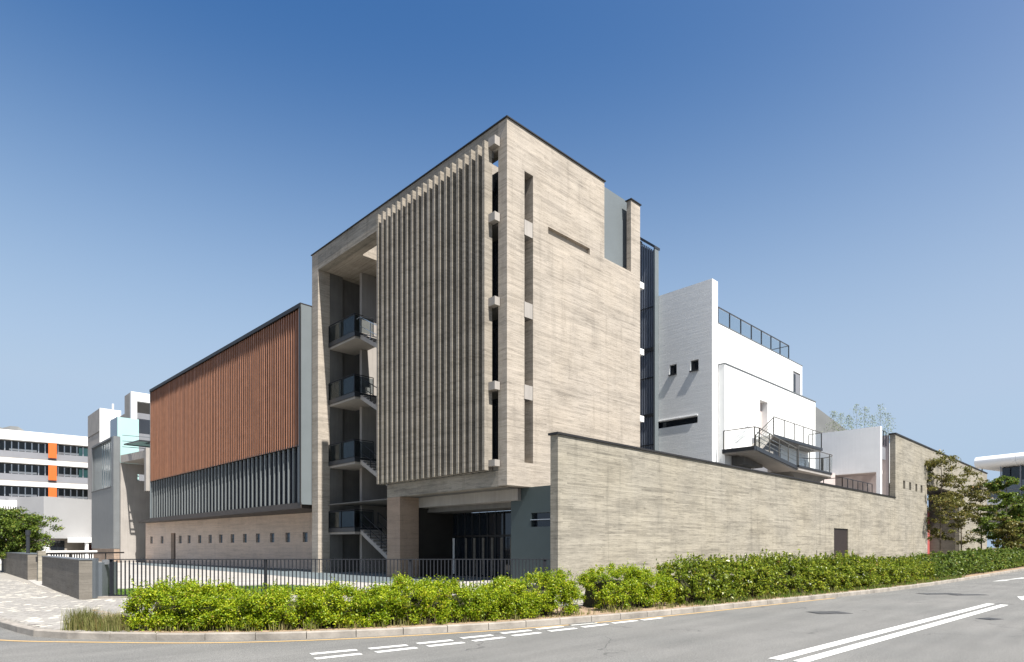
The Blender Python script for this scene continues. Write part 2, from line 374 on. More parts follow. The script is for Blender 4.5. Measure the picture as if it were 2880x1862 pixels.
def resample(poly, step):
    out = [Vector(poly[0])]; acc = 0
    for i in range(len(poly) - 1):
        a = Vector(poly[i]); b = Vector(poly[i + 1]); L = (b - a).length; t = step - acc
        while t <= L: out.append(a + (b - a) * (t / L)); t += step
        acc = (acc + L) % step if t > L else 0
        acc = L - (t - step)
    return out
def smooth(poly, k=2):
    for _ in range(k):
        q = [poly[0]]
        for a, b in zip(poly, poly[1:]):
            q += [(a[0] * .75 + b[0] * .25, a[1] * .75 + b[1] * .25), (a[0] * .25 + b[0] * .75, a[1] * .25 + b[1] * .75)]
        poly = q + [poly[-1]]
    return poly
kerb = smooth(kerb, 2)
inner = offset(kerb, .15)
road = MB().add([(-400, -300, -.13), (600, -300, -.13), (600, 300, -.13), (-400, 300, -.13)], [(0, 1, 2, 3)])
struct(road, 'road', 'asphalt')
pv = MB(); far = [(400, 300), (-60, 300)]
poly = inner + [(160, 300), (-20.5, 300)]
pv.prism(poly, -.2, -.012)
struct(pv, 'pavement', 'bed')
def ribbon(pts, wd, z, th=.004):
    m = MB(); a = offset(pts, wd / 2); b = offset(pts, -wd / 2)
    for i in range(len(pts) - 1):
        m.add([(*a[i], z), (*b[i], z), (*b[i + 1], z), (*a[i + 1], z), (*a[i], z - th), (*b[i], z - th), (*b[i + 1], z - th), (*a[i + 1], z - th)],
              [(0, 1, 2, 3), (0, 3, 7, 4), (1, 5, 6, 2)])
    return m
K = MB(); K.box(0, 1, 0, .001, 0, .001)
kroot = bpy.data.objects.new('kerb', ribbon(inner, .02, -.02, .1).mesh('kerb', M['kerb'])); COL.objects.link(kroot); kroot['kind'] = 'structure'
ks = resample(kerb, .91); stones = 0; rest = MB()
for i in range(len(ks) - 1):
    a, b = ks[i], ks[i + 1]; d = b - a; L = d.length
    if a.x > 90 or a.y > 12: continue
    nrm = Vector((-d.y, d.x)) / L; g = .007; dz = random.uniform(-.004, .004)
    A = a + d / L * g; Bq = b - d / L * g
    o = .012
    pts = [A, Bq, Bq + nrm * .12, A + nrm * .12]
    m = MB(); c = .018
    v = [(*pts[0], -.2), (*pts[1], -.2), (*pts[2], -.2), (*pts[3], -.2),
         (*pts[0], .005 + dz - c), (*pts[1], .005 + dz - c), (*(pts[0] + nrm * c), .005 + dz), (*(pts[1] + nrm * c), .005 + dz), (*pts[2], .005 + dz), (*pts[3], .005 + dz)]
    m.add(v, [(0, 1, 5, 4), (4, 5, 7, 6), (6, 7, 8, 9), (3, 9, 8, 2), (0, 4, 6, 9, 3), (1, 2, 8, 7, 5)])
    part(m, 'kerb_stone', 'kerb', kroot)
yl = smooth([(-17.5, -4.3), (-17.1, -5.0), (-16.47, -5.72), (-15.15, -7.21), (-14.2, -8.0), (-13.11, -8.67), (-11.68, -9.32), (-9.75, -10.02), (-7.1, -10.62), (-4.7, -11.0), (.36, -11.5), (4, -11.9)], 2)
struct(ribbon(yl, .075, -.122), 'road_marking_line', 'ypaint')
# double solid centre line
def linebox(p, q, wd, z=-.122):
    return ribbon([Vector(p).to_tuple(), Vector(q).to_tuple()], wd, z)
struct(linebox((-9.06, -15.40), (5.11, -15.98), .19), 'road_marking_line', 'wpaint')
struct(linebox((-9.0, -15.75), (4.95, -16.33), .19), 'road_marking_line', 'wpaint')
up = [((-13.95, -9.98), (-13.2, -10.12)), ((-12.99, -10.17), (-12.3, -10.29)), ((-12.07, -10.28), (-11.36, -10.38)), ((-11.08, -10.31), (-10.37, -10.4)), ((-10.08, -10.36), (-9.32, -10.43)), ((-9.09, -10.39), (-8.37, -10.48)),
      ((-8.08, -10.44), (-7.32, -10.57)), ((-7.12, -10.89), (-6.3, -10.97)), ((-6.12, -11.0), (-5.37, -11.06))]
lo = [((-14.1, -10.42), (-13.35, -10.52)), ((-13.1, -10.56), (-12.35, -10.64)), ((-12.12, -10.65), (-11.39, -10.75)), ((-11.15, -10.73), (-10.42, -10.79)), ((-10.16, -10.76), (-9.44, -10.82)), ((-9.15, -10.8), (-8.4, -10.88)), ((-8.16, -10.86), (-7.36, -10.92))]
for a, b in up + lo: struct(linebox(a, b, .13), 'road_marking_dash', 'wpaint')
struct(MB().add([(22.2, -13.87, -.122), (26.6, -14.5, -.122), (26.6, -14.2, -.122)], [(0, 1, 2)]).add([(20.6, -13.75, -.122), (22.6, -14.2, -.122), (23.0, -13.85, -.122)], [(0, 1, 2)]), 'road_marking_arrow', 'wpaint')
struct(MB().add([(7.4, -16.45, -.122), (9.3, -16.6, -.122), (9.3, -16.1, -.122)], [(0, 1, 2)]).add([(9.3, -16.43, -.122), (12.5, -16.5, -.122), (12.5, -16.3, -.122), (9.3, -16.23, -.122)], [(0, 1, 2, 3)]), 'road_marking_arrow', 'wpaint')
def manhole(x, y, ang, lx, ly, label):
    t = thing('manhole_cover', label, 'manhole cover', (x, y, -.13), R(ang), 'manhole covers in the carriageway', local=True)
    part(B(-lx / 2, lx / 2, -ly / 2, ly / 2, -.02, .006), 'frame', 'iron', t)
    n = 3
    for i in range(n):
        x0 = -lx / 2 + .04 + i * (lx - .08) / n
        part(B(x0 + .01, x0 + (lx - .08) / n - .01, -ly / 2 + .04, ly / 2 - .04, .004, .013), 'cover_plate', 'iron', t)
manhole(-1.15, -13.48, -35, .95, .6, 'iron manhole cover in the lane nearest the long concrete wall, left of the white lines')
manhole(8.85, -13.9, -35, 1.5, .55, 'dark double manhole cover farthest up the road')
manhole(9.0, -14.75, -35, 1.3, .4, 'dark narrow manhole cover beside the farthest double one')
manhole(.1, -16.7, -20, .5, .35, 'small iron cover in the road beyond the ends of the double white line')

# courtyard paving
yard = MB().prism([(-13.6, 4.3), (-4.6, -5.1), (-2.35, -4.6), (60, -4.6), (60, 90), (-12.2, 90), (-14.2, 20), (-14.6, 13.2), (-14.5, 3.7)], -.1, 0.)
struct(yard, 'courtyard', 'plaza')
struct(MB().prism([(-3.3, 3.9), (-1.55, 3.45), (0, 3.2), (3.2, 3.2), (3.2, 17), (2.8, 30), (-.6, 52), (-3.2, 50), (-3.35, 19), (-3.9, 8.5), (-3.7, 6)], -.05, .006), 'blue_grey_strip', 'band')  # darker blue-grey strip of ground along the foot of the facade
lawn = [survey(*q) for q in [(-12.9, 20.1), (-4.2, 20.9), (-6, 22.7), (-8, 25.4), (-9.5, 26.1), (-11, 25.4), (-13, 24.3), (-15.2, 23.4)]]
struct(MB().prism(lawn, -.05, .03), 'lawn', 'grass')
struct(MB().prism([(-13.6, 22), (-12.2, 20.6), (-11.4, 21.2), (-12.9, 23)], -.05, .03), 'lawn', 'grass')
# pavers on the pavement corner
pm = {}
for nm, c in (('a', (.27, .255, .235)), ('b', (.30, .285, .26)), ('c', (.245, .232, .215)), ('w', (.60, .56, .48)), ('d', (.17, .155, .145))):
    pm[nm] = plain('paver_stone_' + {'a': 'grey', 'b': 'light_grey', 'c': 'mid_grey', 'w': 'cream', 'd': 'dark'}[nm], c, .85, .12, 9., bump=.2)
pme = {}
for nm in pm:
    q = MB().add([(-.097, -.047, -.03), (.097, -.047, -.03), (.097, .047, -.03), (-.097, .047, -.03), (-.097, -.047, -.003), (.097, -.047, -.003), (.097, .047, -.003), (-.097, .047, -.003),
                  (-.092, -.042, 0), (.092, -.042, 0), (.092, .042, 0), (-.092, .042, 0)],
                 [(0, 1, 5, 4), (1, 2, 6, 5), (2, 3, 7, 6), (3, 0, 4, 7), (4, 5, 9, 8), (5, 6, 10, 9), (6, 7, 11, 10), (7, 4, 8, 11), (8, 9, 10, 11)])
    pme[nm] = q.mesh('paver', pm[nm])
paver_root = bpy.data.objects.new('pavement_paving', B(-16.2, -16.1, 0, .1, -.06, -.05).mesh('pavement_paving', M['bed'])); COL.objects.link(paver_root); paver_root['kind'] = 'structure'
def side(px, py):   # distance inside the kerb line
    best = 1e9; s = 1
    for a, b in zip(kerb, kerb[1:]):
        ax, ay = a; bx, by = b; dx, dy = bx - ax, by - ay; L2 = dx * dx + dy * dy
        t = max(0, min(1, ((px - ax) * dx + (py - ay) * dy) / L2)); qx, qy = ax + t * dx - px, ay + t * dy - py
        d = qx * qx + qy * qy
        if d < best: best = d; s = 1 if dx * (py - ay) - dy * (px - ax) > 0 else -1
    return s * math.sqrt(best)
ca, sa = math.cos(R(28)), math.sin(R(28)); cand = []
for i in range(-90, 130):
    for j in range(-120, 300):
        lx = (i + (.5 if j % 2 else 0)) * .2; ly = j * .1
        x = -16 + lx * ca - ly * sa; y = 2 + lx * sa + ly * ca
        if not (-19.5 < x < -12.2 and -8 < y < 20): continue
        if y > 3.2 and x > -14.75: continue
        dx, dy = x + 18.68, y + 19.5; r = dx * .7166 - dy * .6975; f = dx * .6975 + dy * .7166
        if r / f < -.84 or r / f > -.58: continue
        if x > -14.5 and y > 3.6 - (x + 14.2) * .95: continue
        if side(x, y) < .25: continue
        cand.append((f, x, y))
cand.sort()
rs = random.Random(3); buckets = {n: ([], []) for n in pm}
for k_, (f, x, y) in enumerate(cand):
    z = .0 + rs.uniform(-.003, .003)
    cl = noise.noise(Vector((x * .55 + 3, y * .55, 0)))
    if rs.random() < (.16 if cl > .05 else .04) and y > -4.4: nm = 'w'
    elif y < -3.2 and cl < -.1 and rs.random() < .8: nm = 'd'
    else: nm = rs.choice('aabbc')
    if k_ < 299:
        o = bpy.data.objects.new('paver', pme[nm]); COL.objects.link(o); o.parent = paver_root
        o.location = (x, y, z); o.rotation_euler = (rs.uniform(-.01, .01), rs.uniform(-.01, .01), R(28))
    else:
        vs, fs = buckets[nm]; n0 = len(vs)
        for vx, vy, vz in [(-.097, -.047, -.02), (.097, -.047, -.02), (.097, .047, -.02), (-.097, .047, -.02), (-.094, -.044, 0), (.094, -.044, 0), (.094, .044, 0), (-.094, .044, 0)]:
            vs.append((x + vx * ca - vy * sa, y + vx * sa + vy * ca, z + vz))
        fs += [tuple(n0 + q for q in t) for t in ((0, 1, 5, 4), (1, 2, 6, 5), (2, 3, 7, 6), (3, 0, 4, 7), (4, 5, 6, 7))]
allm = bpy.data.meshes.new('far_pavers'); V_, F_, MI = [], [], []
for i, nm in enumerate(pm):
    allm.materials.append(pm[nm]); vs, fs = buckets[nm]; n0 = len(V_); V_ += vs; F_ += [tuple(n0 + q for q in t) for t in fs]; MI += [i] * len(fs)
allm.from_pydata(V_, [], F_); allm.polygons.foreach_set('material_index', MI)
fp = bpy.data.objects.new('far_pavers', allm); COL.objects.link(fp); fp.parent = paver_root; fp['kind'] = 'stuff'

# distant hills
def hill(pts, base, name='hill', depth=300):
    m = MB(); n = len(pts)
    c = Vector((-18.68, -19.5))
    front = [(p[0], p[1], -1) for p in pts]; ridge = []
    for p in pts:
        d = (Vector(p[:2]) - c).normalized() * depth
        ridge.append((p[0] + d.x, p[1] + d.y, p[2]))
    back = [(2 * r[0] - f[0], 2 * r[1] - f[1], -1) for r, f in zip(ridge, front)]
    vs = front + ridge + back
    fs = [(i, i + 1, n + i + 1, n + i) for i in range(n - 1)] + [(n + i, n + i + 1, 2 * n + i + 1, 2 * n + i) for i in range(n - 1)]
    m.add(vs, fs); struct(m, name, 'hill')
hp = []
for i in range(-14, 10):
    e = -.80 + i * .0125; D = 1500
    hgt = 1.6 + D * (.186 - max(0, (e + .80)) * .30 - max(0, -(e + .84)) * .1 + .003 * math.sin(i * 1.7))
    x, y = survey(e * D, D); hp.append((x, y, hgt * 1.2))
hill(hp, 0)
hp = []
for i in range(0, 14):
    e = .40 + i * .02; D = 420
    x, y = survey(e * D, D); hp.append((x, y, 1.6 + (D + 60) * max(.01, (.232 - abs(e - .47) * .75))))
hill(hp, 0, depth=60)

# ------------------------------------------------------------------ the main concrete block
mb = thing('concrete_building', 'tall board-marked concrete block with vertical fins and a sharp corner, tallest in the picture', 'building', (0, 0, 0))
ZR = 20.1
# blind horizontal slot: cut through, closed behind
rw = MB().wall('Y', 0, .55, 0, 9.98, 4.28, ZR, [(1.07, 1.62, 5.35, 18.25), (6.83, 9.98, 16.25, 30), (2.62, 5.66, 16.02, 16.34)])
front_wall = part(rw, 'front_wall', 'conc', mb)
part(B(2.622, 5.658, .16, .548, 16.022, 16.338), 'slot_back', 'conc', mb)
part(MB().box(-.06, 6.88, -.06, .6, ZR + .002, ZR + .055).box(-.06, .5, .6, 17.96, ZR + .002, ZR + .055).box(9.08, 10.04, -.06, .34, ZR + .002, ZR + .05), 'coping', 'black', mb)
part(MB().box(0, .5, .553, 17.1, 18.96, ZR), 'edge_beam', 'conc_beam', mb)
part(MB().wall('Y', 17.1, 17.9, 0, .8, 0, ZR), 'end_wall', 'conc', mb)
part(MB().wall('Y', 17.13, 17.9, .801, 1.72, 0, ZR - .01), 'inner_end_wall', 'conc_in', mb)
part(MB().box(.5, 5, 2.8, 9.3, 19.0, 20.05).box(.5, .97, 9.3, 13.5, 19.0, 20.05).box(4.2, 5, 9.3, 13.5, 19.0, 20.05).box(.5, 5, 13.5, 17.1, 19.0, 20.05).box(1.73, 5, 17.1, 17.9, 19.0, 20.05), 'roof_slab', 'conc', mb)
body = MB().box(5, 9.95, 2.8, 17.9, 4.3, 20.0).box(2.3, 5, 2.8, 3.0, 4.3, 18.99).box(2.6, 9.95, .56, 2.79, 4.3, 15.5)
part(body, 'core_walls', 'conc_in', mb)
part(MB().box(6.84, 9.9, .56, .74, 15.51, 20.38), 'roof_screen', 'greyp', mb)
part(MB().box(9.14, 9.98, 0, .28, 16.251, ZR), 'parapet_pier', 'conc', mb)
# floors seen in the slot, between fins and corner
for z0, z1 in ((15.42, 16.09), (11.79, 12.46), (8.16, 8.79)):
    part(B(1.04, 1.56, -.03, .5, z0, z1), 'slab_edge', 'conc_plain', mb)
for z0, z1 in ((19.04, 19.42), (15.76, 16.12), (12.1, 12.46), (8.44, 8.79), (5.12, 5.4)):
    part(B(-.33, -.03, .42, .84, z0, z1), 'bracket', 'conc_plain', mb)
for z0 in (15.75, 12.12, 8.46):
    part(B(9.985, 10.5, .1, 1.6, z0, z0 + .32), 'balcony_slab', 'white', mb)
part(MB().box(.0, .9, .6, 9.15, 4.95, 5.2).box(.05, 1.0, .6, 9.15, 8.45, 8.8).box(.05, 1.0, .6, 9.15, 12.1, 12.45).box(.05, 1.0, .6, 9.15, 15.75, 16.1), 'floor_slabs', 'conc_in', mb)
gl = part(B(1.0, 1.06, .6, 9.15, 5.2, 18.9), 'glazing', 'glass', mb)
for i in range(9):
    part(B(.93, .995, 1.0 + i * 1.0, 1.06 + i * 1.0, 5.2, 18.9), 'mullion', 'dark', gl)
for i in range(16):   # small louvres seen in the gap behind the corner
    part(B(.55, .75, .62, 1.1, 16.2 + i * .14, 16.25 + i * .14), 'louvre_blade', 'dark', gl)
part(B(.5, .6, .6, .66, 5.2, 18.0), 'downpipe', 'dark', gl)
# the twenty concrete fins
fm = MB()
fm.box(0, .45, 0, .16, 4.95, 19.28)
fin_mesh = fm.mesh('fin', M['conc_fin'])
for i in range(20):
    put('fin', fin_mesh, mb, (-.55, .84 + i * .4455, 0))
part(MB().box(-.098, -.002, .84, 9.3, 5.0, 5.25).box(-.098, -.002, .84, 9.3, 8.5, 8.8).box(-.098, -.002, .84, 9.3, 12.15, 12.45).box(-.098, -.002, .84, 9.3, 15.8, 16.1).box(-.098, -.002, .84, 9.3, 18.7, 19.0), 'fin_rail', 'conc_in', mb)
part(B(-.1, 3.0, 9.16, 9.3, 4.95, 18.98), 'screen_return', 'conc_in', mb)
# portal under the overhang
part(MB().box(0, .6, .553, 9.3, 4.25, 4.94), 'portal_beam', 'conc_beam', mb)
part(MB().box(0, 1.2, 8.1, 9.3, 0, 4.24), 'pier', 'conc_pink', mb)
part(MB().box(1.2, 1.85, .553, 9.3, 3.72, 4.24), 'inner_beam', 'conc_plain', mb)
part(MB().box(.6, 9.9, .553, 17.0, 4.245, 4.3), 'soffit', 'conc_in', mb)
part(MB().box(1.85, 3.6, .553, 8.2, 3.48, 3.6).box(1.85, 1.95, .553, 8.1, 3.6, 4.24), 'lobby_ceiling', 'conc_in', mb)
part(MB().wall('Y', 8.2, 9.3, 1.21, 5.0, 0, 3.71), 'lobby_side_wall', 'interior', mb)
lg = part(B(3.65, 3.7, .6, 8.2, 0, 3.47), 'lobby_glazing', 'glass', mb)
for i in range(12): part(B(3.58, 3.645, .9 + i * .62, .95 + i * .62, 0, 3.47), 'mullion', 'dark', lg)
part(B(3.55, 3.646, .6, 8.2, 2.15, 2.25), 'transom', 'black', lg)
for i in range(9): part(B(3.6, 3.62, 1.2 + i * .72, 1.38 + i * .72, .1, 2.1), 'curtain', 'conc_grey', lg)
part(B(3.56, 3.6, 8.0, 8.14, .1, 2.1), 'door_light', 'white', lg)
tw = part(MB().wall('X', 1.4, 1.75, -1.6, 1.2, 0, 4.275, [(-1.24, -.1, 2.5, 3.12)]), 'slate_wall', 'teal', mb)
part(B(1.6, 1.62, -1.24, -.1, 2.5, 3.12), 'window_pane', 'glass', tw)
part(B(1.38, 1.6, -1.24, -.06, 2.80, 2.83), 'window_bar', 'stain', tw)
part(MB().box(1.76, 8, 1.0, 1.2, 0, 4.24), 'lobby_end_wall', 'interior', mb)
# stair recess
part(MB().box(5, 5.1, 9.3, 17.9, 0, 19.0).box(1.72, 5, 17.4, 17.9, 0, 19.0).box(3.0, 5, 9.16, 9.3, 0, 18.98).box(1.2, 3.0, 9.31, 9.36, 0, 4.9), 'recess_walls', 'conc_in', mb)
part(MB().box(2.2, 4.99, 15.58, 15.84, 0, 18.99), 'stair_wall', 'conc_plain', mb)
for zt, first in ((14.45, 1), (10.83, 0), (6.93, 0), (2.73, 0)):
    ld = part(MB().box(.78, 2.6, 13.95, 17.09, zt - .32, zt - .06), 'landing', 'conc_plain', mb)
    part(MB().box(.70, .775, 13.88, 17.09, zt - .2, zt + .06).box(.776, 2.6, 13.88, 13.945, zt - .2, zt + .06), 'edge_channel', 'dark', ld)
    rl = MB()
    for y in (13.92, 15.5, 17.04): rl.bar((.72, y, zt), (.72, y, zt + 1.12), .045)
    rl.bar((2.0, 13.92, zt), (2.0, 13.92, zt + 1.12), .045)
    rl.bar((.72, 13.92, zt + 1.12), (.72, 17.06, zt + 1.12), .04); rl.bar((.72, 13.92, zt + 1.12), (2.0, 13.92, zt + 1.12), .04)
    part(rl, 'railing', 'fence', ld)
    part(MB().box(.715, .725, 13.95, 15.47, zt + .1, zt + 1.05).box(.715, .725, 15.53, 17.0, zt + .1, zt + 1.05).box(.76, 1.97, 13.915, 13.925, zt + .1, zt + 1.05), 'glass_pane', 'smoke', ld)
    # flight going down behind the fins, and its handrails
    zl = zt - 1.85; y0, y1 = 13.9, 10.4
    fl = MB().xprism([(y0, zt - .06), (y1, zl - .06), (y1, zl - .32), (y0, zt - .32)], 1.1, 2.3)
    fo = part(fl, 'stair_flight', 'conc_plain', mb)
    st = MB()
    for k_ in range(10):
        yy = y0 - (k_ + .5) * .35; zz = zt - (k_ + 1) * .185
        st.box(1.12, 2.28, yy - .17, yy + .17, zz, zz + .05)
    part(st, 'treads', 'conc_plain', fo)
    hr = MB()
    for x in (1.08, 2.32):
        hr.bar((x, y0, zt + 1.0), (x, y1, zl + 1.0), .04); hr.bar((x, y0, zt + .45), (x, y1, zl + .45), .03)
        for q in (0, .33, .66, 1): hr.bar((x, y0 + (y1 - y0) * q, zt + (zl - zt) * q), (x, y0 + (y1 - y0) * q, zt + (zl - zt) * q + 1.0), .035)
    hr.bar((1.0, y0 + .25, zt + .9), (1.0, y0, zt + .95), .03)
    part(hr, 'handrail', 'stain' if first else 'fence', fo)
    part(MB().xprism([(9.5, zl - .06), (10.4, zl - .06), (10.4, zl - .3), (9.5, zl - .3)], 1.1, 4.2), 'half_landing', 'conc_plain', mb)

# ------------------------------------------------------------------ long wall of board-marked concrete
lw = thing('boundary_wall', 'long pale board-marked concrete wall along the street, stepping up at its far end', 'wall', (-2.34, -5, 0))
part(MB().wall('Y', -5, -4.65, -2.34, 38.07, -.05, 5.52, [(24.41, 27.08, -1, 2.83)]), 'low_wall_panel', 'conc_low', lw)
part(MB().wall('Y', -5, -4.6, 38.0702, 76.8, -.05, 10.6, [(47.9, 61.4, -1, 7.3), (40.23, 40.85, 6.42, 7.08), (42.05, 42.67, 6.42, 7.08), (43.99, 44.61, 6.42, 7.08), (45.72, 46.34, 6.42, 7.08)]), 'high_wall_panel', 'conc_low', lw)
part(MB().box(-2.42, 38.06, -5.06, -4.6, 5.523, 5.60).box(38.0, 76.9, -5.06, -4.52, 10.603, 10.72), 'coping', 'black', lw)
part(B(24.41, 27.08, -4.93, -4.88, 0, 2.82), 'door', plain('brown_door', (.028, .02, .019), .5, .1, 2.), lw)
for x in (40.23, 42.05, 43.99, 45.72): part(B(x, x + .62, -4.7, -4.66, 6.42, 7.08), 'window_pane', 'conc_grey', lw)
part(MB().box(61.4, 61.9, -4.599, -2.2, 0, 7.4), 'portal_jamb', 'conc_grey', lw)
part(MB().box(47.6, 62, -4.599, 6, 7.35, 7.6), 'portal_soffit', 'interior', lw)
part(B(48, 66, 6.0, 6.2, 0, 7.34), 'portal_back_wall', 'teal', lw)
part(B(59.6, 60.85, -2.2, -2.1, 0, 6.9), 'white_panel', 'white', lw)
part(B(60.86, 61.39, -2.3, -2.2, 0, 5.6), 'red_panel', 'red', lw)

# ------------------------------------------------------------------ white building with railings
wb = thing('white_building', 'white rendered building with two small square windows and a rooftop railing', 'building', (16, -1, 0))
part(MB().wall('X', 16, 16.7, -1, 3.4, 0, 17.65, [(1.39, 1.91, 12.45, 13.06), (-.11, .44, 12.4, 13.03), (-.05, 3.0, 9.17, 9.6)]), 'gable_wall', 'whiteb', wb)
for y0, y1, z0, z1 in ((1.39, 1.91, 12.45, 13.06), (-.11, .44, 12.4, 13.03)):
    wn = part(B(16.22, 16.25, y0, y1, z0, z1), 'window', 'glass', wb)
    part(MB().box(16.16, 16.22, y0, y0 + .04, z0, z1).box(16.16, 16.22, y1 - .04, y1, z0, z1).box(16.16, 16.22, y0, y1, z0, z0 + .04), 'frame', 'dark', wn)
    part(MB().box(15.9, 16.16, y0 - .02, y1 + .02, z0 - .06, z0 - .003), 'sill', 'dark', wn)
part(B(16.22, 16.25, -.05, 3.0, 9.17, 9.6), 'strip_window', 'glass', wb)
part(B(15.93, 16, -.05, 3.1, 9.61, 9.66), 'window_hood', 'white', wb)
part(MB().wall('Y', -1.0, -.7, 16.702, 29.65, 0, 15.15, [(27.98, 29.33, 12.6, 14.5)]), 'upper_wall', 'white', wb)
part(MB().box(16.702, 29.6, -.69, 12, 0, 15.1), 'upper_body', 'white', wb)
part(B(28.0, 29.3, -.95, -.9, 12.9, 14.4), 'door_panel', 'spandrel', wb)
part(B(28.0, 28.45, -.99, -.951, 12.9, 14.3), 'door_leaf', 'dark', wb)
part(MB().box(16.7, 29.7, -1.02, -.65, 15.152, 15.2), 'roof_edge', 'greym', wb)
part(MB().wall('Y', -1.42, -1.03, 16.75, 31.1, 0, 12.62, [(21.54, 22.71, 8.9, 11.25)]), 'lower_wall', 'white', wb)
part(MB().box(29.66, 31.05, -1.02, 11, 0, 12.6), 'lower_body', 'white', wb)
part(MB().box(16.72, 31.15, -1.46, -1.0, 12.622, 12.68), 'wall_cap', 'greym', wb)
part(B(21.54, 22.71, -1.029, -1.022, 8.9, 11.25), 'door_recess', 'pink', wb)
rr = MB(); gp = MB()
for i in range(8):
    x = 16.9 + i * 1.505; rr.bar((x, -.9, 15.2), (x, -.9, 16.2), .06, .06)
    if i < 7: gp.box(x + .06, x + 1.44, -.905, -.895, 15.28, 16.12)
rr.bar((16.9, -.9, 16.2), (27.44, -.9, 16.2), .06); rr.bar((16.9, -.9, 15.25), (27.44, -.9, 15.25), .05)
rr.bar((27.44, -.9, 16.2), (27.44, 2.5, 16.2), .05); rr.bar((27.44, 1.0, 15.2), (27.44, 1.0, 16.2), .05)
ro = part(rr, 'roof_railing', 'dark', wb); part(gp, 'glass_pane', 'clear', ro)

# louvred tower between the two
lt = thing('louvre_tower', 'slim dark blue-grey louvred tower between the concrete block and the white building', 'tower', (15.6, 2.8, 0))
ztop = lambda y: 20.55 + (y - 2.75) * .85
part(MB().xprism([(2.79, 0), (6, 0), (6, 21.3), (4.0, 21.3), (2.79, 20.4)], 15.75, 15.98), 'core', plain('tower_core', (.022, .028, .055), .5, .1, 1.), lt)
lvm = plain('blue_grey_louvre', (.24, .27, .33), .4, .05, 2.)
for i in range(16):
    yy = 2.86 + i * .13
    part(B(15.62, 15.72, yy, yy + .035, 0, min(ztop(yy), 21.4) - .1), 'louvre_blade', lvm, lt)
for z0, z1 in ((4.9, 5.1), (14.1, 14.35), (9.95, 10.12)): part(B(15.55, 15.615, 2.8, 4.9, z0, z1), 'cross_rail', 'dark', lt)
for z0 in (16.9, 12.4, 8.1): part(B(15.58, 15.615, 2.8, 4.9, z0, z0 + .06), 'cross_rail', 'dark', lt)
part(MB().xprism([(15.56, 0), (15.98, 0), (15.98, 20.7), (15.56, 20.7)], 2.68, 2.78, 'Y'), 'side_panel', 'greyp', lt)
part(MB().add([(15.5, 2.66, 20.55), (16.1, 2.66, 20.55), (16.1, 4.0, 21.65), (15.5, 4.0, 21.65), (15.5, 2.66, 20.72), (16.1, 2.66, 20.72), (16.1, 4.0, 21.85), (15.5, 4.0, 21.85)],
              [(0, 3, 2, 1), (4, 5, 6, 7), (0, 1, 5, 4), (1, 2, 6, 5), (2, 3, 7, 6), (3, 0, 4, 7)]), 'roof_cap', 'dark', lt)
part(B(15.5, 16.1, 4.0, 6, 21.4, 21.6), 'roof_edge', 'black', lt)

# outdoor staircase with landings
os_ = thing('outdoor_staircase', 'grey steel and glass outdoor staircase with a rounded landing in front of the white building', 'staircase', (16.4, -3.4, 0))
dk = part(MB().box(16.42, 19.0, -3.38, -1.43, 7.15, 7.36), 'lower_deck', 'conc_plain', os_)
part(MB().box(16.38, 16.419, -3.42, -1.43, 7.2, 7.42).box(16.42, 17.0, -3.42, -3.381, 7.2, 7.42), 'edge_channel', 'dark', dk)
fl = part(MB().xprism([(17.0, 7.36), (22.5, 6.72), (22.5, 6.5), (17.0, 7.14)], -3.36, -2.0, 'Y'), 'flight', 'conc_plain', os_)
part(MB().xprism([(16.6, 7.44), (22.6, 6.82), (22.6, 6.6), (16.6, 7.2)], -3.44, -3.37, 'Y').xprism([(16.6, 7.44), (22.6, 6.82), (22.6, 6.6), (16.6, 7.2)], -1.99, -1.94, 'Y'), 'stringer', 'dark', fl)
arc = [(22.5, -1.5), (22.5, -3.5)] + [(28.0 + 1.45 * math.cos(t), -2.5 + 1.0 * math.sin(t)) for t in [R(-90 + 15 * k) for k in range(0, 13)]]
part(MB().prism(arc, 6.55, 6.74), 'round_deck', 'conc_plain', os_)
arc2 = [(22.5, -1.45), (22.5, -3.56)] + [(28.0 + 1.52 * math.cos(t), -2.5 + 1.06 * math.sin(t)) for t in [R(-90 + 15 * k) for k in range(0, 13)]]
part(MB().prism(arc2, 6.745, 6.86), 'round_deck_edge', 'dark', os_)
part(MB().add([(22.8, -2.9, 6.55), (28.6, -3.2, 6.55), (28.6, -1.8, 6.55), (22.8, -1.6, 6.55), (25.4, -2.6, 5.6), (26.2, -2.6, 5.6), (26.2, -2.2, 5.6), (25.4, -2.2, 5.6)],
              [(0, 1, 5, 4), (1, 2, 6, 5), (2, 3, 7, 6), (3, 0, 4, 7), (4, 5, 6, 7), (0, 3, 2, 1)]), 'deck_cone', 'conc_in', os_)
part(B(25.5, 26.1, -2.6, -2.2, 0, 5.6), 'column', 'conc_in', os_)
r1 = MB(); g1 = MB()
def rail(r, g, pts, h, n_div, post=.05, panes=True):
    for (a, b), n in zip(zip(pts, pts[1:]), n_div):
        a = Vector(a); b = Vector(b); H_ = Vector((0, 0, h))
        r.bar(a + H_, b + H_, .05)
        for k in range(n + 1):
            p = a + (b - a) * k / n; r.bar(p, p + H_, post)
            if k < n and panes:
                q = a + (b - a) * (k + 1) / n; d = (q - p); e = d * .05; zz = Vector((0, 0, .08)); t = Vector((0, 0, h - .06))
                g.add([p + e + zz, q - e + zz, q - e + t, p + e + t], [(0, 1, 2, 3)])
rail(r1, g1, [(16.45, -1.5, 7.4), (16.45, -3.4, 7.4), (17.0, -3.42, 7.4), (22.5, -3.42, 6.8)], 1.12, (1, 1, 4))
apts = [(p[0], p[1], 6.86) for p in arc2[1:]]
rail(r1, g1, [(22.5, -3.5, 6.86), (28.0, -3.5, 6.86)], 1.25, (3,))
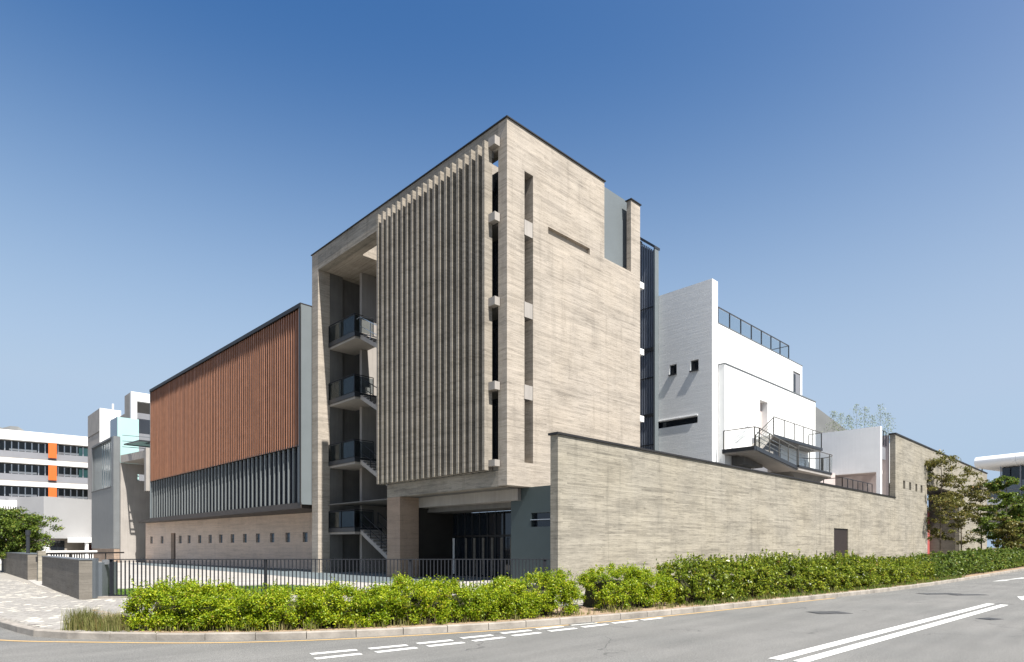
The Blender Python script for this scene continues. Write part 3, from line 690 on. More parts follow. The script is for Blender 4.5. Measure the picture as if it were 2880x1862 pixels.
for a, b in zip(apts[1:-1], apts[2:]): r1.bar((a[0], a[1], 8.1), (b[0], b[1], 8.1), .05); g1.add([(a[0], a[1], 6.9), (b[0], b[1], 6.9), (b[0], b[1], 8.05), (a[0], a[1], 8.05)], [(0, 1, 2, 3)])
r1.bar((29.46, -2.5, 6.8), (29.46, -2.5, 8.12), .14)
ra = part(r1, 'railing', plain('bronze_grey_steel', (.10, .095, .085), .4, .05, 3.), os_); part(g1, 'glass_pane', 'clear', ra)
h1 = MB()
for dz in (.45, .7, .95):
    h1.tube([(16.9, -3.3, 7.35 + dz), (22.4, -3.3, 6.75 + dz), (24.2, -3.3, 6.7 + dz)], .025, 5)
    h1.tube([(17.6, -2.0, 8.4 + dz * .6), (20.0, -1.9, 9.6 + dz * .6 - .3)], .02, 5)
h1.tube([(17.1, -1.9, 7.9), (17.6, -1.9, 8.3), (19.0, -1.9, 9.2)], .022, 5)
part(h1, 'handrail', 'stain', os_)
ud = part(MB().box(21.3, 29.6, -2.4, -1.43, 8.62, 8.78), 'upper_deck', 'conc_plain', os_)
part(MB().box(21.3, 29.7, -2.45, -2.401, 8.66, 8.84).box(29.601, 29.66, -2.4, -1.43, 8.66, 8.84), 'edge_channel', 'dark', ud)
part(MB().xprism([(19.0, 7.36), (19.3, 7.36), (21.6, 8.78), (21.3, 8.78)], -2.3, -1.5, 'Y'), 'upper_flight', 'conc_plain', os_)
r2 = MB(); g2 = MB()
rail(r2, g2, [(21.3, -2.42, 8.8), (29.5, -2.42, 8.8), (29.6, -1.5, 8.8)], 1.15, (5, 1))
rail(r2, g2, [(19.0, -2.3, 7.4), (21.3, -2.42, 8.8)], 1.1, (1,))
for q in (.3, .5, .7, .9): r2.bar((19.0, -2.3, 7.4 + q), (21.3, -2.42, 8.8 + q), .02)
r3 = part(r2, 'upper_railing', plain('bronze_grey_steel', (.10, .095, .085), .4, .05, 3.), os_); part(g2, 'glass_pane', 'clear', r3)
part(MB().box(17.6, 20.2, -2.2, -1.43, 6.6, 7.14), 'deck_beam', 'conc_in', os_)
part(B(20.4, 24.6, -1.5, -1.425, 5, 8.6), 'dark_opening', 'spandrel', os_)

# lower white volume on the right
wr = thing('white_pavilion', 'low white rendered volume behind the long wall, right of the staircase', 'building', (36, -4.5, 0))
part(MB().wall('X', 36, 36.4, -4.5, -.3, 0, 11.05, [(-4.2, -.3, 4.0, 7.5)]), 'side_wall', 'white', wr)
part(MB().box(36.401, 38.0, -4.1, 6, 7.5, 7.8).box(38.1, 38.3, -4.5, 6, 0, 10.6), 'inner_wall', 'pink', wr)
part(MB().box(36.0, 36.4, -.299, 4, 0, 11.05), 'return_wall', 'white', wr)
part(MB().box(36.401, 38.06, -4.3, -4.2, 8.6, 9.6), 'recess_panel', 'spandrel', wr)
r4 = MB(); g4 = MB(); rail(r4, g4, [(36.6, -4.35, 9.7), (38.0, -4.35, 9.7)], 1.15, (2,))
r5 = part(r4, 'railing', 'dark', wr); part(g4, 'glass_pane', 'clear', r5)
te = thing('terrace_railing', 'dark glass railing on the terrace just above the long concrete wall', 'railing', (28.5, -4.0, 5.3))
r6 = MB(); g6 = MB(); rail(r6, g6, [(29.0, -1.5, 5.4), (29.0, -4.0, 5.4), (35.7, -4.0, 5.4)], 1.12, (2, 6))
ro = part(r6, 'rail_frame', 'dark', te); part(g6, 'glass_pane', 'clear', te)
part(MB().box(20.5, 37.9, -4.6, -1.43, 5.2, 5.36), 'terrace_floor', 'conc_plain', te)
dg = thing('garden_door', 'dark glazed door behind the terrace railing under the round landing', 'door', (27, -1.5, 5.4))
part(B(25.5, 29.0, -1.5, -1.44, 5.4, 6.5), 'glass_pane', 'tealg', dg); part(B(29.05, 30.4, -1.52, -1.44, 5.4, 7.9), 'frame', 'white', dg)
rub = thing('roof_block', 'plain white wall under the terrace behind the long wall', 'wall', (31.1, -1, 0))
part(B(31.16, 35.98, -1.2, -.9, 0, 7.6), 'wall_panel', 'pink', rub)

# ------------------------------------------------------------------ brown louvred hall on the left
ang = math.atan2(.0194, .9998)
hl = thing('louvred_hall', 'long hall clad in brown vertical louvres, cantilevered over a concrete wall', 'building', (-.72, 17.95, 0), ang, local=True)
L = 31.0
part(MB().box(.62, 6, .3, L - .1, 4.5, 16.7), 'hall_body', 'terrab', hl)
part(MB().box(0, 6, 0, .299, 4.3, 16.86), 'end_wall', 'greyp', hl)
part(MB().box(-.05, 6, 0, L, 16.862, 16.95).box(-.05, .02, .02, L, 16.7, 16.861).box(-.05, 0.0, -.03, .09, 4.3, 16.7), 'frame_trim', 'black', hl)
part(MB().box(.05, 6.2, .3, L + 4, 4.06, 4.30).box(0, .05, 0, L, 4.05, 4.42), 'underside', plain('bronze_soffit', (.05, .04, .034), .5, .1, 1.), hl)
part(MB().box(.02, 6, L, L + .12, 4.3, 16.86), 'far_end_wall', 'greyp', hl)
part(MB().box(.06, .62, .3, L, 8.0, 8.12), 'louvre_floor', 'black', hl)
n_l = 92; rib = MB().add([(0, 0, 8.02), (.15, 0, 8.02), (.15, .17, 8.02), (.03, .17, 8.02), (0, 0, 16.66), (.15, 0, 16.66), (.15, .17, 16.66), (.03, .17, 16.66)],
                         [(0, 3, 2, 1), (4, 5, 6, 7), (0, 1, 5, 4), (1, 2, 6, 5), (2, 3, 7, 6), (3, 0, 4, 7)]).mesh('louvre', M['terra'])
part(MB().box(.2, .3, .3, L, 8.12, 16.7), 'louvre_backing', plain('louvre_backing', (.05, .022, .015), .7, .1, 2.), hl)
rl = random.Random(9)
for i in range(n_l):
    o = put('louvre', rib, hl, (.03 + rl.uniform(-.006, .006), .36 + i * (L - .45) / (n_l - 1) + rl.uniform(-.012, .012), 0)); o.rotation_euler.z = rl.uniform(-.05, .05)
part(MB().box(.55, .6, .3, L, 4.5, 8.0), 'glazing', plain('night_glass', (.010, .011, .018), .5, .1, 2., spec=.08), hl)
vf = B(0, .12, 0, .14, 4.32, 7.98).mesh('glazing_fin', plain('light_grey_fin', (.155, .168, .17), .5, .05, 1.5, each=.12))
for i in range(44): put('glazing_fin', vf, hl, (.12, .55 + i * .70, 0))
# base wall with square windows
a2 = math.atan2(2.9, 31.5)
bw = thing('hall_base_wall', 'warm board-marked concrete wall with a row of small square windows under the louvred hall', 'wall', (2.3, 21.5, 0), a2, local=True)
wins = [30.06, 27.34, 23.05, 21.08, 18.83, 16.73, 14.69, 12.57, 10.43, 8.31, 6.1, 3.83, 1.45]
hs = [(w_ - .02, w_ + .62, 1.97, 2.68) for w_ in wins]
part(MB().wall('X', 0, .5, -3.8, 31.9, -.05, 4.06, hs + [(24.4, 25.5, -1, 2.95)]), 'wall_panel', 'conc_base', bw)
for w_ in wins:
    o = part(B(.14, .17, w_, w_ + .6, 1.97, 2.68), 'window', 'glassb', bw)
    part(MB().box(.04, .14, w_ - .018, w_ + .03, 1.97, 2.68).box(.04, .14, w_ + .03, w_ + .62, 2.62, 2.678).box(.08, .13, w_ + .03, w_ + .6, 2.25, 2.29), 'frame', 'dark', o)
part(B(.30, .34, 24.4, 25.5, 0, 2.95), 'door', plain('brown_door_panel', (.07, .05, .04), .6, .1, 2.), bw)
part(B(.5, .7, -3.8, 31.9, 0, 4.0), 'backing', 'interior', bw)

# ------------------------------------------------------------------ concrete portal frame and grey building beyond
cf = thing('concrete_portal', 'tall concrete portal frame between the grey building and the louvred hall', 'portal', (-2, 50, 0))
part(MB().prism([(-1.6, 49.71), (3, 49.71), (3, 55.2), (-2.45, 55.2)], 10.35, 11.1), 'roof_beam', 'conc_plain', cf)
part(MB().box(-1.63, -.9, 49.1, 49.7, 7.1, 11.3), 'hanging_panel', 'conc_plain', cf)
part(MB().wall('Y', 55.2, 55.6, -2.45, 3, 0, 10.34, [(-.9, .3, 8.6, 9.3)]), 'far_wall', 'conc_plain', cf)
part(B(1.8, 2.2, 49.71, 55.2, 0, 10.34), 'inner_wall', 'conc_plain', cf)
gb = thing('grey_building', 'grey metal-clad building with tall glazed louvres, left of the concrete portal', 'building', (-3, 55.6, 0))
part(MB().box(-3, -2.4, 55.61, 66, 1.45, 7.9).box(-3, -2.38, 55.61, 56.6, 7.9, 13.1).box(-3, -2.4, 56.6, 66, 12.9, 13.1).box(-3, -2.4, 65.7, 66, 7.9, 12.9), 'cladding', 'greym', gb)
part(B(-2.95, -2.4, 55.65, 66, -.05, 1.44), 'plinth', 'conc_pink', gb)
gg = part(MB().box(-2.8, -2.7, 56.7, 65.6, 7.95, 12.85), 'glazing', glassy('pale_teal_glass', (.30, .37, .385), .12), gb)
part(MB().box(-3.04, -2.95, 56.6, 66, 12.9, 13.12).box(-3.04, -2.95, 56.6, 66, 7.85, 7.95), 'trim', 'dark', gg)
gf = B(0, .05, 0, .06, 7.95, 12.88).mesh('fin', M['greym'])
for i in range(18): put('fin', gf, gb, (-2.95, 56.9 + i * .5, 0)) if i % 2 or i > 9 else None

# green glass canopy and towers behind
ca_ = thing('canopy', 'dark green slatted canopy behind the grey building, above the concrete portal', 'canopy', (-2, 48, 12))
fr = MB(); fr.bar((-2.2, 49, 11.9), (3, 49, 11.9), .12); fr.bar((-2.2, 54.8, 12.2), (3, 54.8, 12.2), .12); fr.bar((-2.2, 49, 11.9), (-2.2, 54.8, 12.2), .12)
part(fr, 'frame', 'dark', ca_)
sm = B(0, 5.2, 0, .12, 0, .06).mesh('slat', plain('green_slat', (.05, .09, .085), .4, .05, 2.))
for i in range(10): put('slat', sm, ca_, (-2.2, 49.2 + i * .6, 11.95 + i * .03))
for i, zz in enumerate((13.2, 12.6, 12.0)):
    part(MB().bar((-2.3, 55.2, zz), (4, 54.0, zz), .06), 'rail', 'steel', ca_)
X0 = 0.
t1 = thing('concrete_tower', 'small pale concrete tower rising behind the grey building, leftmost of the towers', 'tower', (0, 77.4, 0))
part(MB().box(0, 2.4, 77.4, 84.8, 0, 19.9), 'shaft', 'conc_plain', t1); part(B(-.02, 2.42, 77.36, 77.399, 0, 19.9), 'front_face', 'wallf', t1)
part(MB().box(-.05, -.002, 77.4, 84.8, 16.8, 16.9), 'joint_band', 'conc_grey', t1)
t2 = thing('white_frame_tower', 'white tower with an open framed recess at its top, beside the louvred hall', 'tower', (0, 61.7, 0))
part(MB().wall('Y', 61.7, 62.2, .0, 8, 0, 19.3, [(.6, 5.1, 6, 18.3)]), 'frame', 'wallf', t2)
part(MB().box(0, .59, 62.21, 64.6, 0, 19.25).box(0, .59, 64.61, 69.5, 0, 17.2), 'side_wall', 'conc_plain', t2)
part(MB().box(.6, 8, 66, 66.3, 0, 19.2), 'recess_wall', 'interior', t2)
part(MB().box(.6, 4.6, 64.0, 65.8, 0, 17.4), 'recess_step', 'spandrel', t2)
t3 = thing('mint_block', 'pale mint-green glass block between the two towers', 'building', (-1, 57, 0))
part(MB().box(-2.3, -.3, 57.2, 60.2, 0, 15.4), 'block', 'mint', t3)
part(MB().box(-2.36, -2.303, 57.25, 60.2, 0, 15.4), 'side_panel', 'glassb', t3)
ms = thing('mast', 'thin white mast on the roofs behind the mint-green block', 'mast', (2, 76, 17)); part(MB().tube([(1.2, 76, 12), (1.2, 76, 20.4)], .12, 8), 'pole', 'wallf', ms)

# ------------------------------------------------------------------ school block with orange panels, far left
fb = thing('school_block', 'four-storey white and grey block with orange panels and ribbon windows, far left', 'building', (-7.65, 106.5, 0), math.atan2(-.098, .995), local=True)
def FB(s0, s1, d0, d1, z0, z1): return B(s0, s1, d0, d1, z0, z1)
part(FB(-30, 40, .9, 20, 0, 19.9), 'block_body', 'spandrel', fb)
part(FB(-30, 40, -.6, .9, 18.5, 20.0), 'parapet', 'wallf', fb)
tops = [18.45, 14.85, 11.25, 7.65]
for fi, zt in enumerate(tops):
    if fi: part(FB(-30, 40, -.6, .9, zt + .05, zt + .75), 'floor_band', 'wallf', fb)
    part(FB(-30, 40, .3, .9, zt - 3.0, zt - 1.62), 'spandrel', 'spandrel', fb)
    part(FB(-30, 40, -.1, .9, zt - 3.0 + .0, zt - 2.7), 'ledge', 'beige', fb)
    strip = part(FB(-30, 40, .75, .8, zt - 1.6, zt), 'ribbon_window', plain('office_glass', (.03, .034, .036), .12, .2, .5), fb)
    for i in range(22):
        s = -1.2 + i * .85
        if s < 15: part(FB(s, s + .14, .35, .74, zt - 1.6, zt - .12), 'mullion', 'stain', strip)
    for s0, s1 in ((1.1, 4.6), (7.4, 11.4)):
        part(FB(s0, s1, .65, .74, zt - 1.5, zt - 1.2), 'blind', 'wallf', strip)
    if fi < 2: part(FB(10.2, 15, .6, .72, zt - 1.55, zt - .25), 'green_panes', 'tealg', strip)
    part(FB(6.05, 7.15, -.7, -.1, zt - 2.4, zt + (0 if not fi else 0)), 'orange_panel', 'orange', fb)
fl_ = thing('white_hall', 'plain white rendered hall wall in front of the block with orange panels', 'building', (-5.68, 79.49, 0), math.atan2(2.59, 5.93), local=True)
part(B(0, 9, 0, 8, 2.75, 8.1), 'wall_panel', plain('pale_grey_render', (.33, .33, .335), .7, .03, .5), fl_)
part(MB().box(.6, 9, .8, 7, 0, 2.74), 'base_wall', 'beige', fl_)
gw_ = part(B(1.3, 3.0, .7, .79, 0, 2.4), 'glass_door', 'glass', fl_); part(MB().box(2.1, 2.16, .66, .699, 0, 2.4).box(1.3, 3.0, .66, .699, 2.0, 2.06), 'door_frame', 'dark', gw_)
part(B(.35, 1.0, .55, .79, 0, 2.7), 'white_pier', 'wallf', fl_)
part(MB().box(2.9, 9, -3.4, -.05, 2.2, 2.9), 'porch_roof', 'wallf', fl_)
part(MB().box(3.2, 3.5, -3.3, -3.0, 0, 2.2), 'porch_column', 'wallf', fl_)
part(MB().box(5.0, 6.2, -.6, -.5, 0, 1.9), 'porch_door', plain('dark_red_door', (.06, .015, .015), .5), fl_)
lv = thing('louvre_entrance', 'white fascia over a dark louvred screen, left of the plain white hall', 'building', (-7.3, 84, 0))
part(B(-10.2, -5.3, 84.5, 86, 6.5, 7.7), 'fascia', 'wallf', lv)
part(B(-10.2, -5.3, 84.7, 86, 2.9, 6.49), 'screen', 'dark', lv)
part(B(-9.4, -5.3, 84.4, 86, 1.6, 2.88), 'lower_panel', 'wallf', lv)
bm = B(0, .08, 0, .25, 3.0, 6.9).mesh('louvre_blade', M['fence'])
for i in range(16): put('louvre_blade', bm, lv, (-9.3 + i * .25, 84.2, 0))
pf = thing('picket_fence', 'low white picket fence in front of the white hall', 'fence', (-9, 55, 0))
m_ = MB()
for i in range(40): m_.box(-12.6 + i * .22, -12.52 + i * .22, 60, 60.05, 0, .95)
ps = part(m_, 'pickets', 'wallf', pf); ps['kind'] = 'stuff'
part(MB().box(-12.7, -3.6, 59.9, 60.1, .96, 1.25), 'top_rail', 'wallf', pf)

# far right building with rounded roof
fr_ = thing('round_roofed_building', 'building with a rounded white roof edge and dark glazing at the far right', 'building', (98.1, -.6, 0), math.atan2(-5.62, -1.4), local=True)
prof = [(-.1 - .95 * math.cos(R(a)), 14.35 + .85 * math.sin(R(a))) for a in range(-90, 91, 15)] + [(12, 15.2), (12, 13.5)]
mroof = MB(); n = len(prof)
for k_ in range(7):
    x0 = k_ * 5.2; x1 = x0 + 5.16; m_ = MB()
    m_.add([(x0, p[0], p[1]) for p in prof] + [(x1, p[0], p[1]) for p in prof], [tuple(range(n - 1, -1, -1)), tuple(range(n, 2 * n))] + [(i, (i + 1) % n, (i + 1) % n + n, i + n) for i in range(n)])
    part(m_, 'roof_panel', plain('glossy_white_cladding', (.85, .84, .82), .4, .02, .5) if k_ == 0 else bpy.data.materials['glossy_white_cladding'], fr_)
part(B(2.6, 40, 1.4, 9, 10.8, 13.45), 'upper_glazing', 'glass', fr_)
pg = part(B(0, 40, -.1, 8, 8.9, 11.3), 'glass_front', glassy('grey_glass', (.10, .12, .14), .15), fr_)
for i in range(8): part(B(.6 + i * 2.4, .75 + i * 2.4, -.2, -.101, 8.9, 13.4), 'mullion', 'spandrel', pg)
part(B(0, 40, -.18, -.101, 10.0, 10.08), 'transom', 'spandrel', pg)
part(B(.2, 40, -.4, 8, 7.9, 8.88), 'floor_band', 'wallf', fr_); part(B(1, 40, .0, 8, 4.4, 7.88), 'lower_wall', 'beige', fr_)
part(B(2.5, 40, 2.0, 8, 0, 4.38), 'undercroft', 'interior', fr_)
for i in range(3): part(B(3 + i * 6, 3.6 + i * 6, .3, .9, 0, 4.38), 'column', 'beige', fr_)

# ------------------------------------------------------------------ fence, low walls, gate post
A = Vector((-13.97, 3.69, 0)); Bf = Vector((-2.45, -4.72, 0)); D = Bf - A; LF = D.length; fa = math.atan2(D.y, D.x)
fn = thing('steel_fence', 'dark steel railing fence with thin vertical bars across the courtyard front', 'fence', tuple(A), fa, local=True)
zt_ = lambda s: 1.212 - .035 * s / LF
part(MB().bar((0, 0, zt_(0)), (LF, 0, zt_(LF)), .045, .03), 'top_rail', 'fence', fn)
part(MB().box(0, LF, -.03, .03, .05, .09), 'bottom_rail', 'fence', fn)
part(MB().box(-.9, LF, -.1, .1, -.01, .045), 'base_kerb', 'kerb', fn)
bmh = B(-.016, .016, -.016, .016, .08, 1.18).mesh('bar', M['fence']); pmh = B(-.045, .045, -.045, .045, 0, 1.2).mesh('post', M['fence'])
nb = int(LF / .122)
for i in range(1, nb):
    put('bar', bmh, fn, (i * .122, .0, 0))
for s in (.06, 4.75, 9.45, 14.1): put('post', pmh, fn, (min(s, LF - .05), .06, 0))
gp_ = thing('steel_gate_pier', 'smooth blue-grey steel pier between the low concrete wall and the railing fence', 'gate pier', (-14.3, 3.7, 0), fa, local=True)
part(B(-.55, .0, -.05, .14, 0, 1.25), 'front_plate', 'steel', gp_)
part(B(-.04, .10, .142, 1.1, 0, 1.12), 'side_plate', 'steel', gp_)
part(B(.02, .24, .3, .42, 1.05, 1.2), 'latch_box', 'stain', gp_)
def lowwall(x, y, rot, length, wd, h, label):
    t = thing('low_wall', label, 'wall', (x, y, 0), rot, 'low concrete walls beside the pavement', local=True)
    part(B(0, wd, 0, length, -.05, h), 'wall_panel', 'conc_grey', t); part(B(-.02, wd + .02, -.02, length + .02, h + .002, h + .035), 'coping', 'steel', t)
lowwall(-14.80, 3.43, -math.atan2(.36, 9.8), 9.8, .34, 1.2, 'low grey board-marked concrete wall next to the steel gate pier')
lowwall(-14.26, 19.0, math.atan2(-.3, 14.6), 14.6, .8, 1.25, 'low grey concrete wall farther along, beside the pipe and the leafy tree')
pp = thing('gate_post', 'short rough concrete gate post between the two low walls', 'post', (-14.0, 17.6, 0)); part(B(-14.05, -13.75, 17.4, 17.8, 0, 1.42), 'shaft', 'conc_low', pp)
part(B(-14.12, -14.06, 17.4, 17.6, .9, 1.15), 'hinge_box', 'black', pp)
rl_ = thing('black_rail', 'black horizontal handrail running behind the low wall', 'railing', (-13.9, 14, 0))
part(MB().bar((-13.7, 17.4, 1.30), (-8.3, 27.5, 1.25), .09, .09).bar((-9.9, 24.5, 0), (-9.9, 24.5, 1.25), .06).bar((-12.4, 19.8, 0), (-12.4, 19.8, 1.25), .06), 'rail', 'black', rl_)
vp = thing('vent_pipe', 'dark grey vent pipe standing behind the low wall in front of the leafy tree', 'pipe', (-13.9, 22, 0))
part(MB().tube([(-13.9, 22.0, 0), (-13.9, 22.0, 2.35)], .085, 14), 'pipe', 'dark', vp); part(MB().tube([(-13.9, 22, 2.2), (-13.9, 22, 2.24), (-13.9, 22, 2.5)], [.1, .11, .11], 14), 'cap', 'dark', vp)

# ------------------------------------------------------------------ planting
def leaf_mesh(name, P, N, size, mat, rng, asp=.45, fold=.18):
    """P centres, N outward directions; one folded four-cornered leaf each"""
    n = len(P); T = rng.normal(size=(n, 3)); T -= (T * N).sum(1)[:, None] * N; T /= np.linalg.norm(T, axis=1)[:, None] + 1e-9
    W = np.cross(N, T); s = (size * rng.uniform(.65, 1.35, n))[:, None]
    a = P - T * s * .5; c = P + T * s * .5 - N * s * fold; b = P + W * s * asp * .5 + N * s * fold * .4; d = P - W * s * asp * .5 + N * s * fold * .4
    v = np.stack([a, b, c, d], 1).reshape(-1, 3).astype(np.float32)
    m = bpy.data.meshes.new(name); m.vertices.add(4 * n); m.vertices.foreach_set('co', v.ravel())
    m.loops.add(4 * n); m.loops.foreach_set('vertex_index', np.arange(4 * n, dtype=np.int32))
    m.polygons.add(n); m.polygons.foreach_set('loop_start', np.arange(0, 4 * n, 4, dtype=np.int32)); m.polygons.foreach_set('loop_total', np.full(n, 4, dtype=np.int32))
    m.materials.append(mat); m.update(calc_edges=True); m.validate(); return m
def arclen(poly):
    a = np.array(poly); d = np.linalg.norm(np.diff(a, axis=0), axis=1); return a, np.concatenate([[0], np.cumsum(d)])
def hedge(name, label, path, wf, hf, nleaf, size, mat, seed, lump=.16, asp=.45, group=None, sprigs=0, cat='hedge'):
    """path: front foot line; wf: depth, hf(s): height. Foliage hangs in clumps on a lumpy shell."""
    rng = np.random.default_rng(seed); a, s = arclen(path); Ltot = s[-1]
    t = thing(name, label, cat, (*path[len(path) // 2], 0), group=group)
    def frame(u):
        x = np.interp(u, s, a[:, 0]); y = np.interp(u, s, a[:, 1]); x2 = np.interp(u + .05, s, a[:, 0]); y2 = np.interp(u + .05, s, a[:, 1])
        x1 = np.interp(u - .05, s, a[:, 0]); y1 = np.interp(u - .05, s, a[:, 1])
        tx, ty = x2 - x1, y2 - y1; l = np.hypot(tx, ty) + 1e-9
        return x, y, tx / l, ty / l
    # clumps
    nc = int(Ltot * 46); cu = rng.uniform(0, Ltot, nc); cq = rng.uniform(-.15, 1, nc)   # cq <.45 front face, else top
    H = hf(cu); endf = np.clip(np.minimum(cu, Ltot - cu) / .35, 0, 1) ** .5
    H = H * (.55 + .45 * endf)
    ph = rng.uniform(0, 1, nc); fr_m = rng.uniform(size=nc) < .6
    vv = np.where(fr_m, rng.uniform(.02, .14, nc) + (1 - endf) * .2, rng.uniform(.05, .95, nc) * wf)
    zz = np.where(fr_m, H * rng.uniform(.12, .92, nc), H * (1 - .10 * rng.uniform(size=nc)) - .05)
    out = np.where(fr_m, rng.uniform(-.06, lump, nc), 0); vv = vv - out; zz = zz + np.where(fr_m, 0, rng.uniform(-.08, lump * .8, nc))
    x, y, tx, ty = frame(cu); nx, ny = -ty, tx                         # inward normal
    C = np.stack([x + nx * vv, y + ny * vv, zz], 1)
    per = nleaf // nc; cr = rng.uniform(.09, .19, nc)
    dirs = rng.normal(size=(nc, per, 3)); dirs /= np.linalg.norm(dirs, axis=2)[:, :, None]
    rad = cr[:, None, None] * np.abs(rng.normal(0, .62, (nc, per, 1)))
    P = (C[:, None, :] + dirs * rad * np.array([1, 1, .85])).reshape(-1, 3); Nn = dirs.reshape(-1, 3) * .35 + rng.normal(size=(nc * per, 3)) * .5
    Nn[:, 2] += .45; Nn /= np.linalg.norm(Nn, axis=1)[:, None]
    k = P[:, 2] > .01; P = P[k]; Nn = Nn[k]
    part_m = leaf_mesh('foliage', P, Nn, size, mat, rng, asp); put('foliage', part_m, t)
    if sprigs:
        su = rng.uniform(.2, Ltot - .1, sprigs); x, y, tx, ty = frame(su); vv = rng.uniform(.05, wf * .7, sprigs); H = hf(su)
        base = np.stack([x - ty * vv, y + tx * vv, H - .1], 1); ln = rng.uniform(.15, .52, sprigs) * (.6 if size < .06 else 1.)
        kk = 20; f = np.linspace(0, 1, kk)[None, :, None]; lean = rng.normal(size=(sprigs, 1, 3)) * .12; lean[:, :, 2] = 0
        P = base[:, None, :] + np.array([0, 0, 1.]) * f * ln[:, None, None] + lean * f + rng.normal(size=(sprigs, kk, 3)) * .018
        Nn = rng.normal(size=(sprigs * kk, 3)); Nn[:, 2] = np.abs(Nn[:, 2]) * .4; Nn /= np.linalg.norm(Nn, axis=1)[:, None]
        o_ = put('sprigs', leaf_mesh('sprigs', P.reshape(-1, 3), Nn, size * 1.1, mat, rng, asp), t); o_['kind'] = 'stuff'
    tw_ = MB(); rt = random.Random(seed)
    for _ in range(int(Ltot * 14)):
        u_ = rt.uniform(.1, Ltot - .1); x_, y_, tx_, ty_ = frame(np.array([u_])); v_ = rt.uniform(.02, .3); h_ = float(hf(u_)) * rt.uniform(.35, .8)
        bx, by = float(x_[0] - ty_[0] * v_), float(y_[0] + tx_[0] * v_); ox, oy = rt.uniform(-.14, .14), rt.uniform(-.16, .08)
        tw_.tube([(bx, by, 0), (bx + ox * .4, by + oy * .4, h_ * .5), (bx + ox, by + oy, h_)], [.011, .008, .004], 3)
    tw = part(tw_, 'twigs', 'bark', t); tw['kind'] = 'stuff'
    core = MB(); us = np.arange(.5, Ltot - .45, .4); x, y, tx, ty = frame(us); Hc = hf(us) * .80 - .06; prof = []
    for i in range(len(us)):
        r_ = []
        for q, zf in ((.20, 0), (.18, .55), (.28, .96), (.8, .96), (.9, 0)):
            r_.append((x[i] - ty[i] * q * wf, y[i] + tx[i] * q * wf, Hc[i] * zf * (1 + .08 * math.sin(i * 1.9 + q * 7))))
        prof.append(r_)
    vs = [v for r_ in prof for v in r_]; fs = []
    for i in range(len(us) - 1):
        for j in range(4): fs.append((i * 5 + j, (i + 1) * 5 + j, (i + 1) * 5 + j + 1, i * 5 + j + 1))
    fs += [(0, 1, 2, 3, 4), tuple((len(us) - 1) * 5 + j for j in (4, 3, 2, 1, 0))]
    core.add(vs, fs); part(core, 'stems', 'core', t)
    return t
def sub_path(d, x0, x1, extra=0.):
    p = resample(offset(kerb, d), .3); return [tuple(q) for q in p if x0 <= q.x <= x1 and q.y < 0]
interp = lambda xs, ys: (lambda u: np.interp(u, xs, ys) + .05 * np.sin(u * 2.3) + .045 * np.sin(u * 4.7 + 1) + .05 * np.sin(u * 1.27 + .6) + .03 * np.sin(u * 9.1))
p1 = sub_path(.42, -15.75, -7.0)
hedge('lime_hedge', 'long lime-green hedge along the kerb in front of the steel railing fence', p1, 1.5,
      interp([0, .5, 3, 6, 8, 9.2, 10.2, 10.7, 11.3], [.62, .74, .70, .70, .76, .86, .98, .88, .5]), 210000, .048, M['leaf_l'], 1, sprigs=160)
p2 = sub_path(.62, -6.3, -3.3)
hedge('lime_bush', 'rounded lime-green bush right of the gap in the hedge', p2, 1.5, interp([0, .4, .9, 2.6, 3.4], [.55, .82, .98, .94, .72]), 46000, .048, M['leaf_l'], 2, sprigs=30)
p3 = sub_path(.55, -3.5, 17)
hedge('dark_leaved_hedge', 'tall dark green glossy-leaved hedge in front of the long concrete wall', p3, 1.6,
      interp([0, 1, 2, 4, 6, 9, 12, 14, 17, 20], [.65, .95, 1.02, .98, 1.02, .94, 1.0, .88, .72, .78]), 130000, .085, M['leaf_d'], 3, sprigs=620, lump=.24, asp=.42)
p4 = sub_path(.6, 17.1, 70)
hedge('far_hedge', 'far stretch of green hedge below the young trees at the right edge', p4, 2.4,
      interp([0, 6, 12, 20, 30, 50], [.85, 1.0, 1.15, 1.2, 1.25, 1.2]), 90000, .13, M['leaf_g'], 4, sprigs=120, lump=.25)
# soil verge
verge = resample(offset(kerb, .16), .5); vin = resample(offset(kerb, 2.2), .5)
va = [tuple(q) for q in verge if q.x > -15.9 and q.y < 0]; vb = [tuple(q) for q in vin if q.x > -15.2 and q.y < 0]
struct(MB().prism(va + vb[::-1], -.1, .0), 'planting_verge', 'soil')
# weeds along the kerb and loose grass tuft
def blades(name, pts, h, n_per, spread, mat, seed, parent=None, lean=.35, wd=.008):
    rng = np.random.default_rng(seed); P = []; F_b = []
    for (x, y, hh) in pts:
        for _ in range(n_per):
            bx, by = x + rng.normal() * spread, y + rng.normal() * spread; H = hh * rng.uniform(.5, 1.1); a = rng.uniform(0, 6.28); l = lean * H * rng.uniform(.2, 1)
            dx, dy = math.cos(a), math.sin(a); px_, py_ = -dy * wd, dx * wd; n0 = len(P)
            P += [(bx - px_, by - py_, 0), (bx + px_, by + py_, 0), (bx + px_ * .7 + dx * l * .35, by + py_ * .7 + dy * l * .35, H * .6), (bx - px_ * .7 + dx * l * .35, by - py_ * .7 + dy * l * .35, H * .6), (bx + dx * l, by + dy * l, H)]
            F_b += [(n0, n0 + 1, n0 + 2, n0 + 3), (n0 + 3, n0 + 2, n0 + 4)]
    m = bpy.data.meshes.new(name); m.from_pydata(P, [], F_b); m.materials.append(M[mat]); return put(name, m, parent)
rg = random.Random(5)
tp = thing('grass_tuft', 'dry wispy tuft of tall grass at the kerb left of the lime hedge', 'grass', (-16, -4.9, 0))
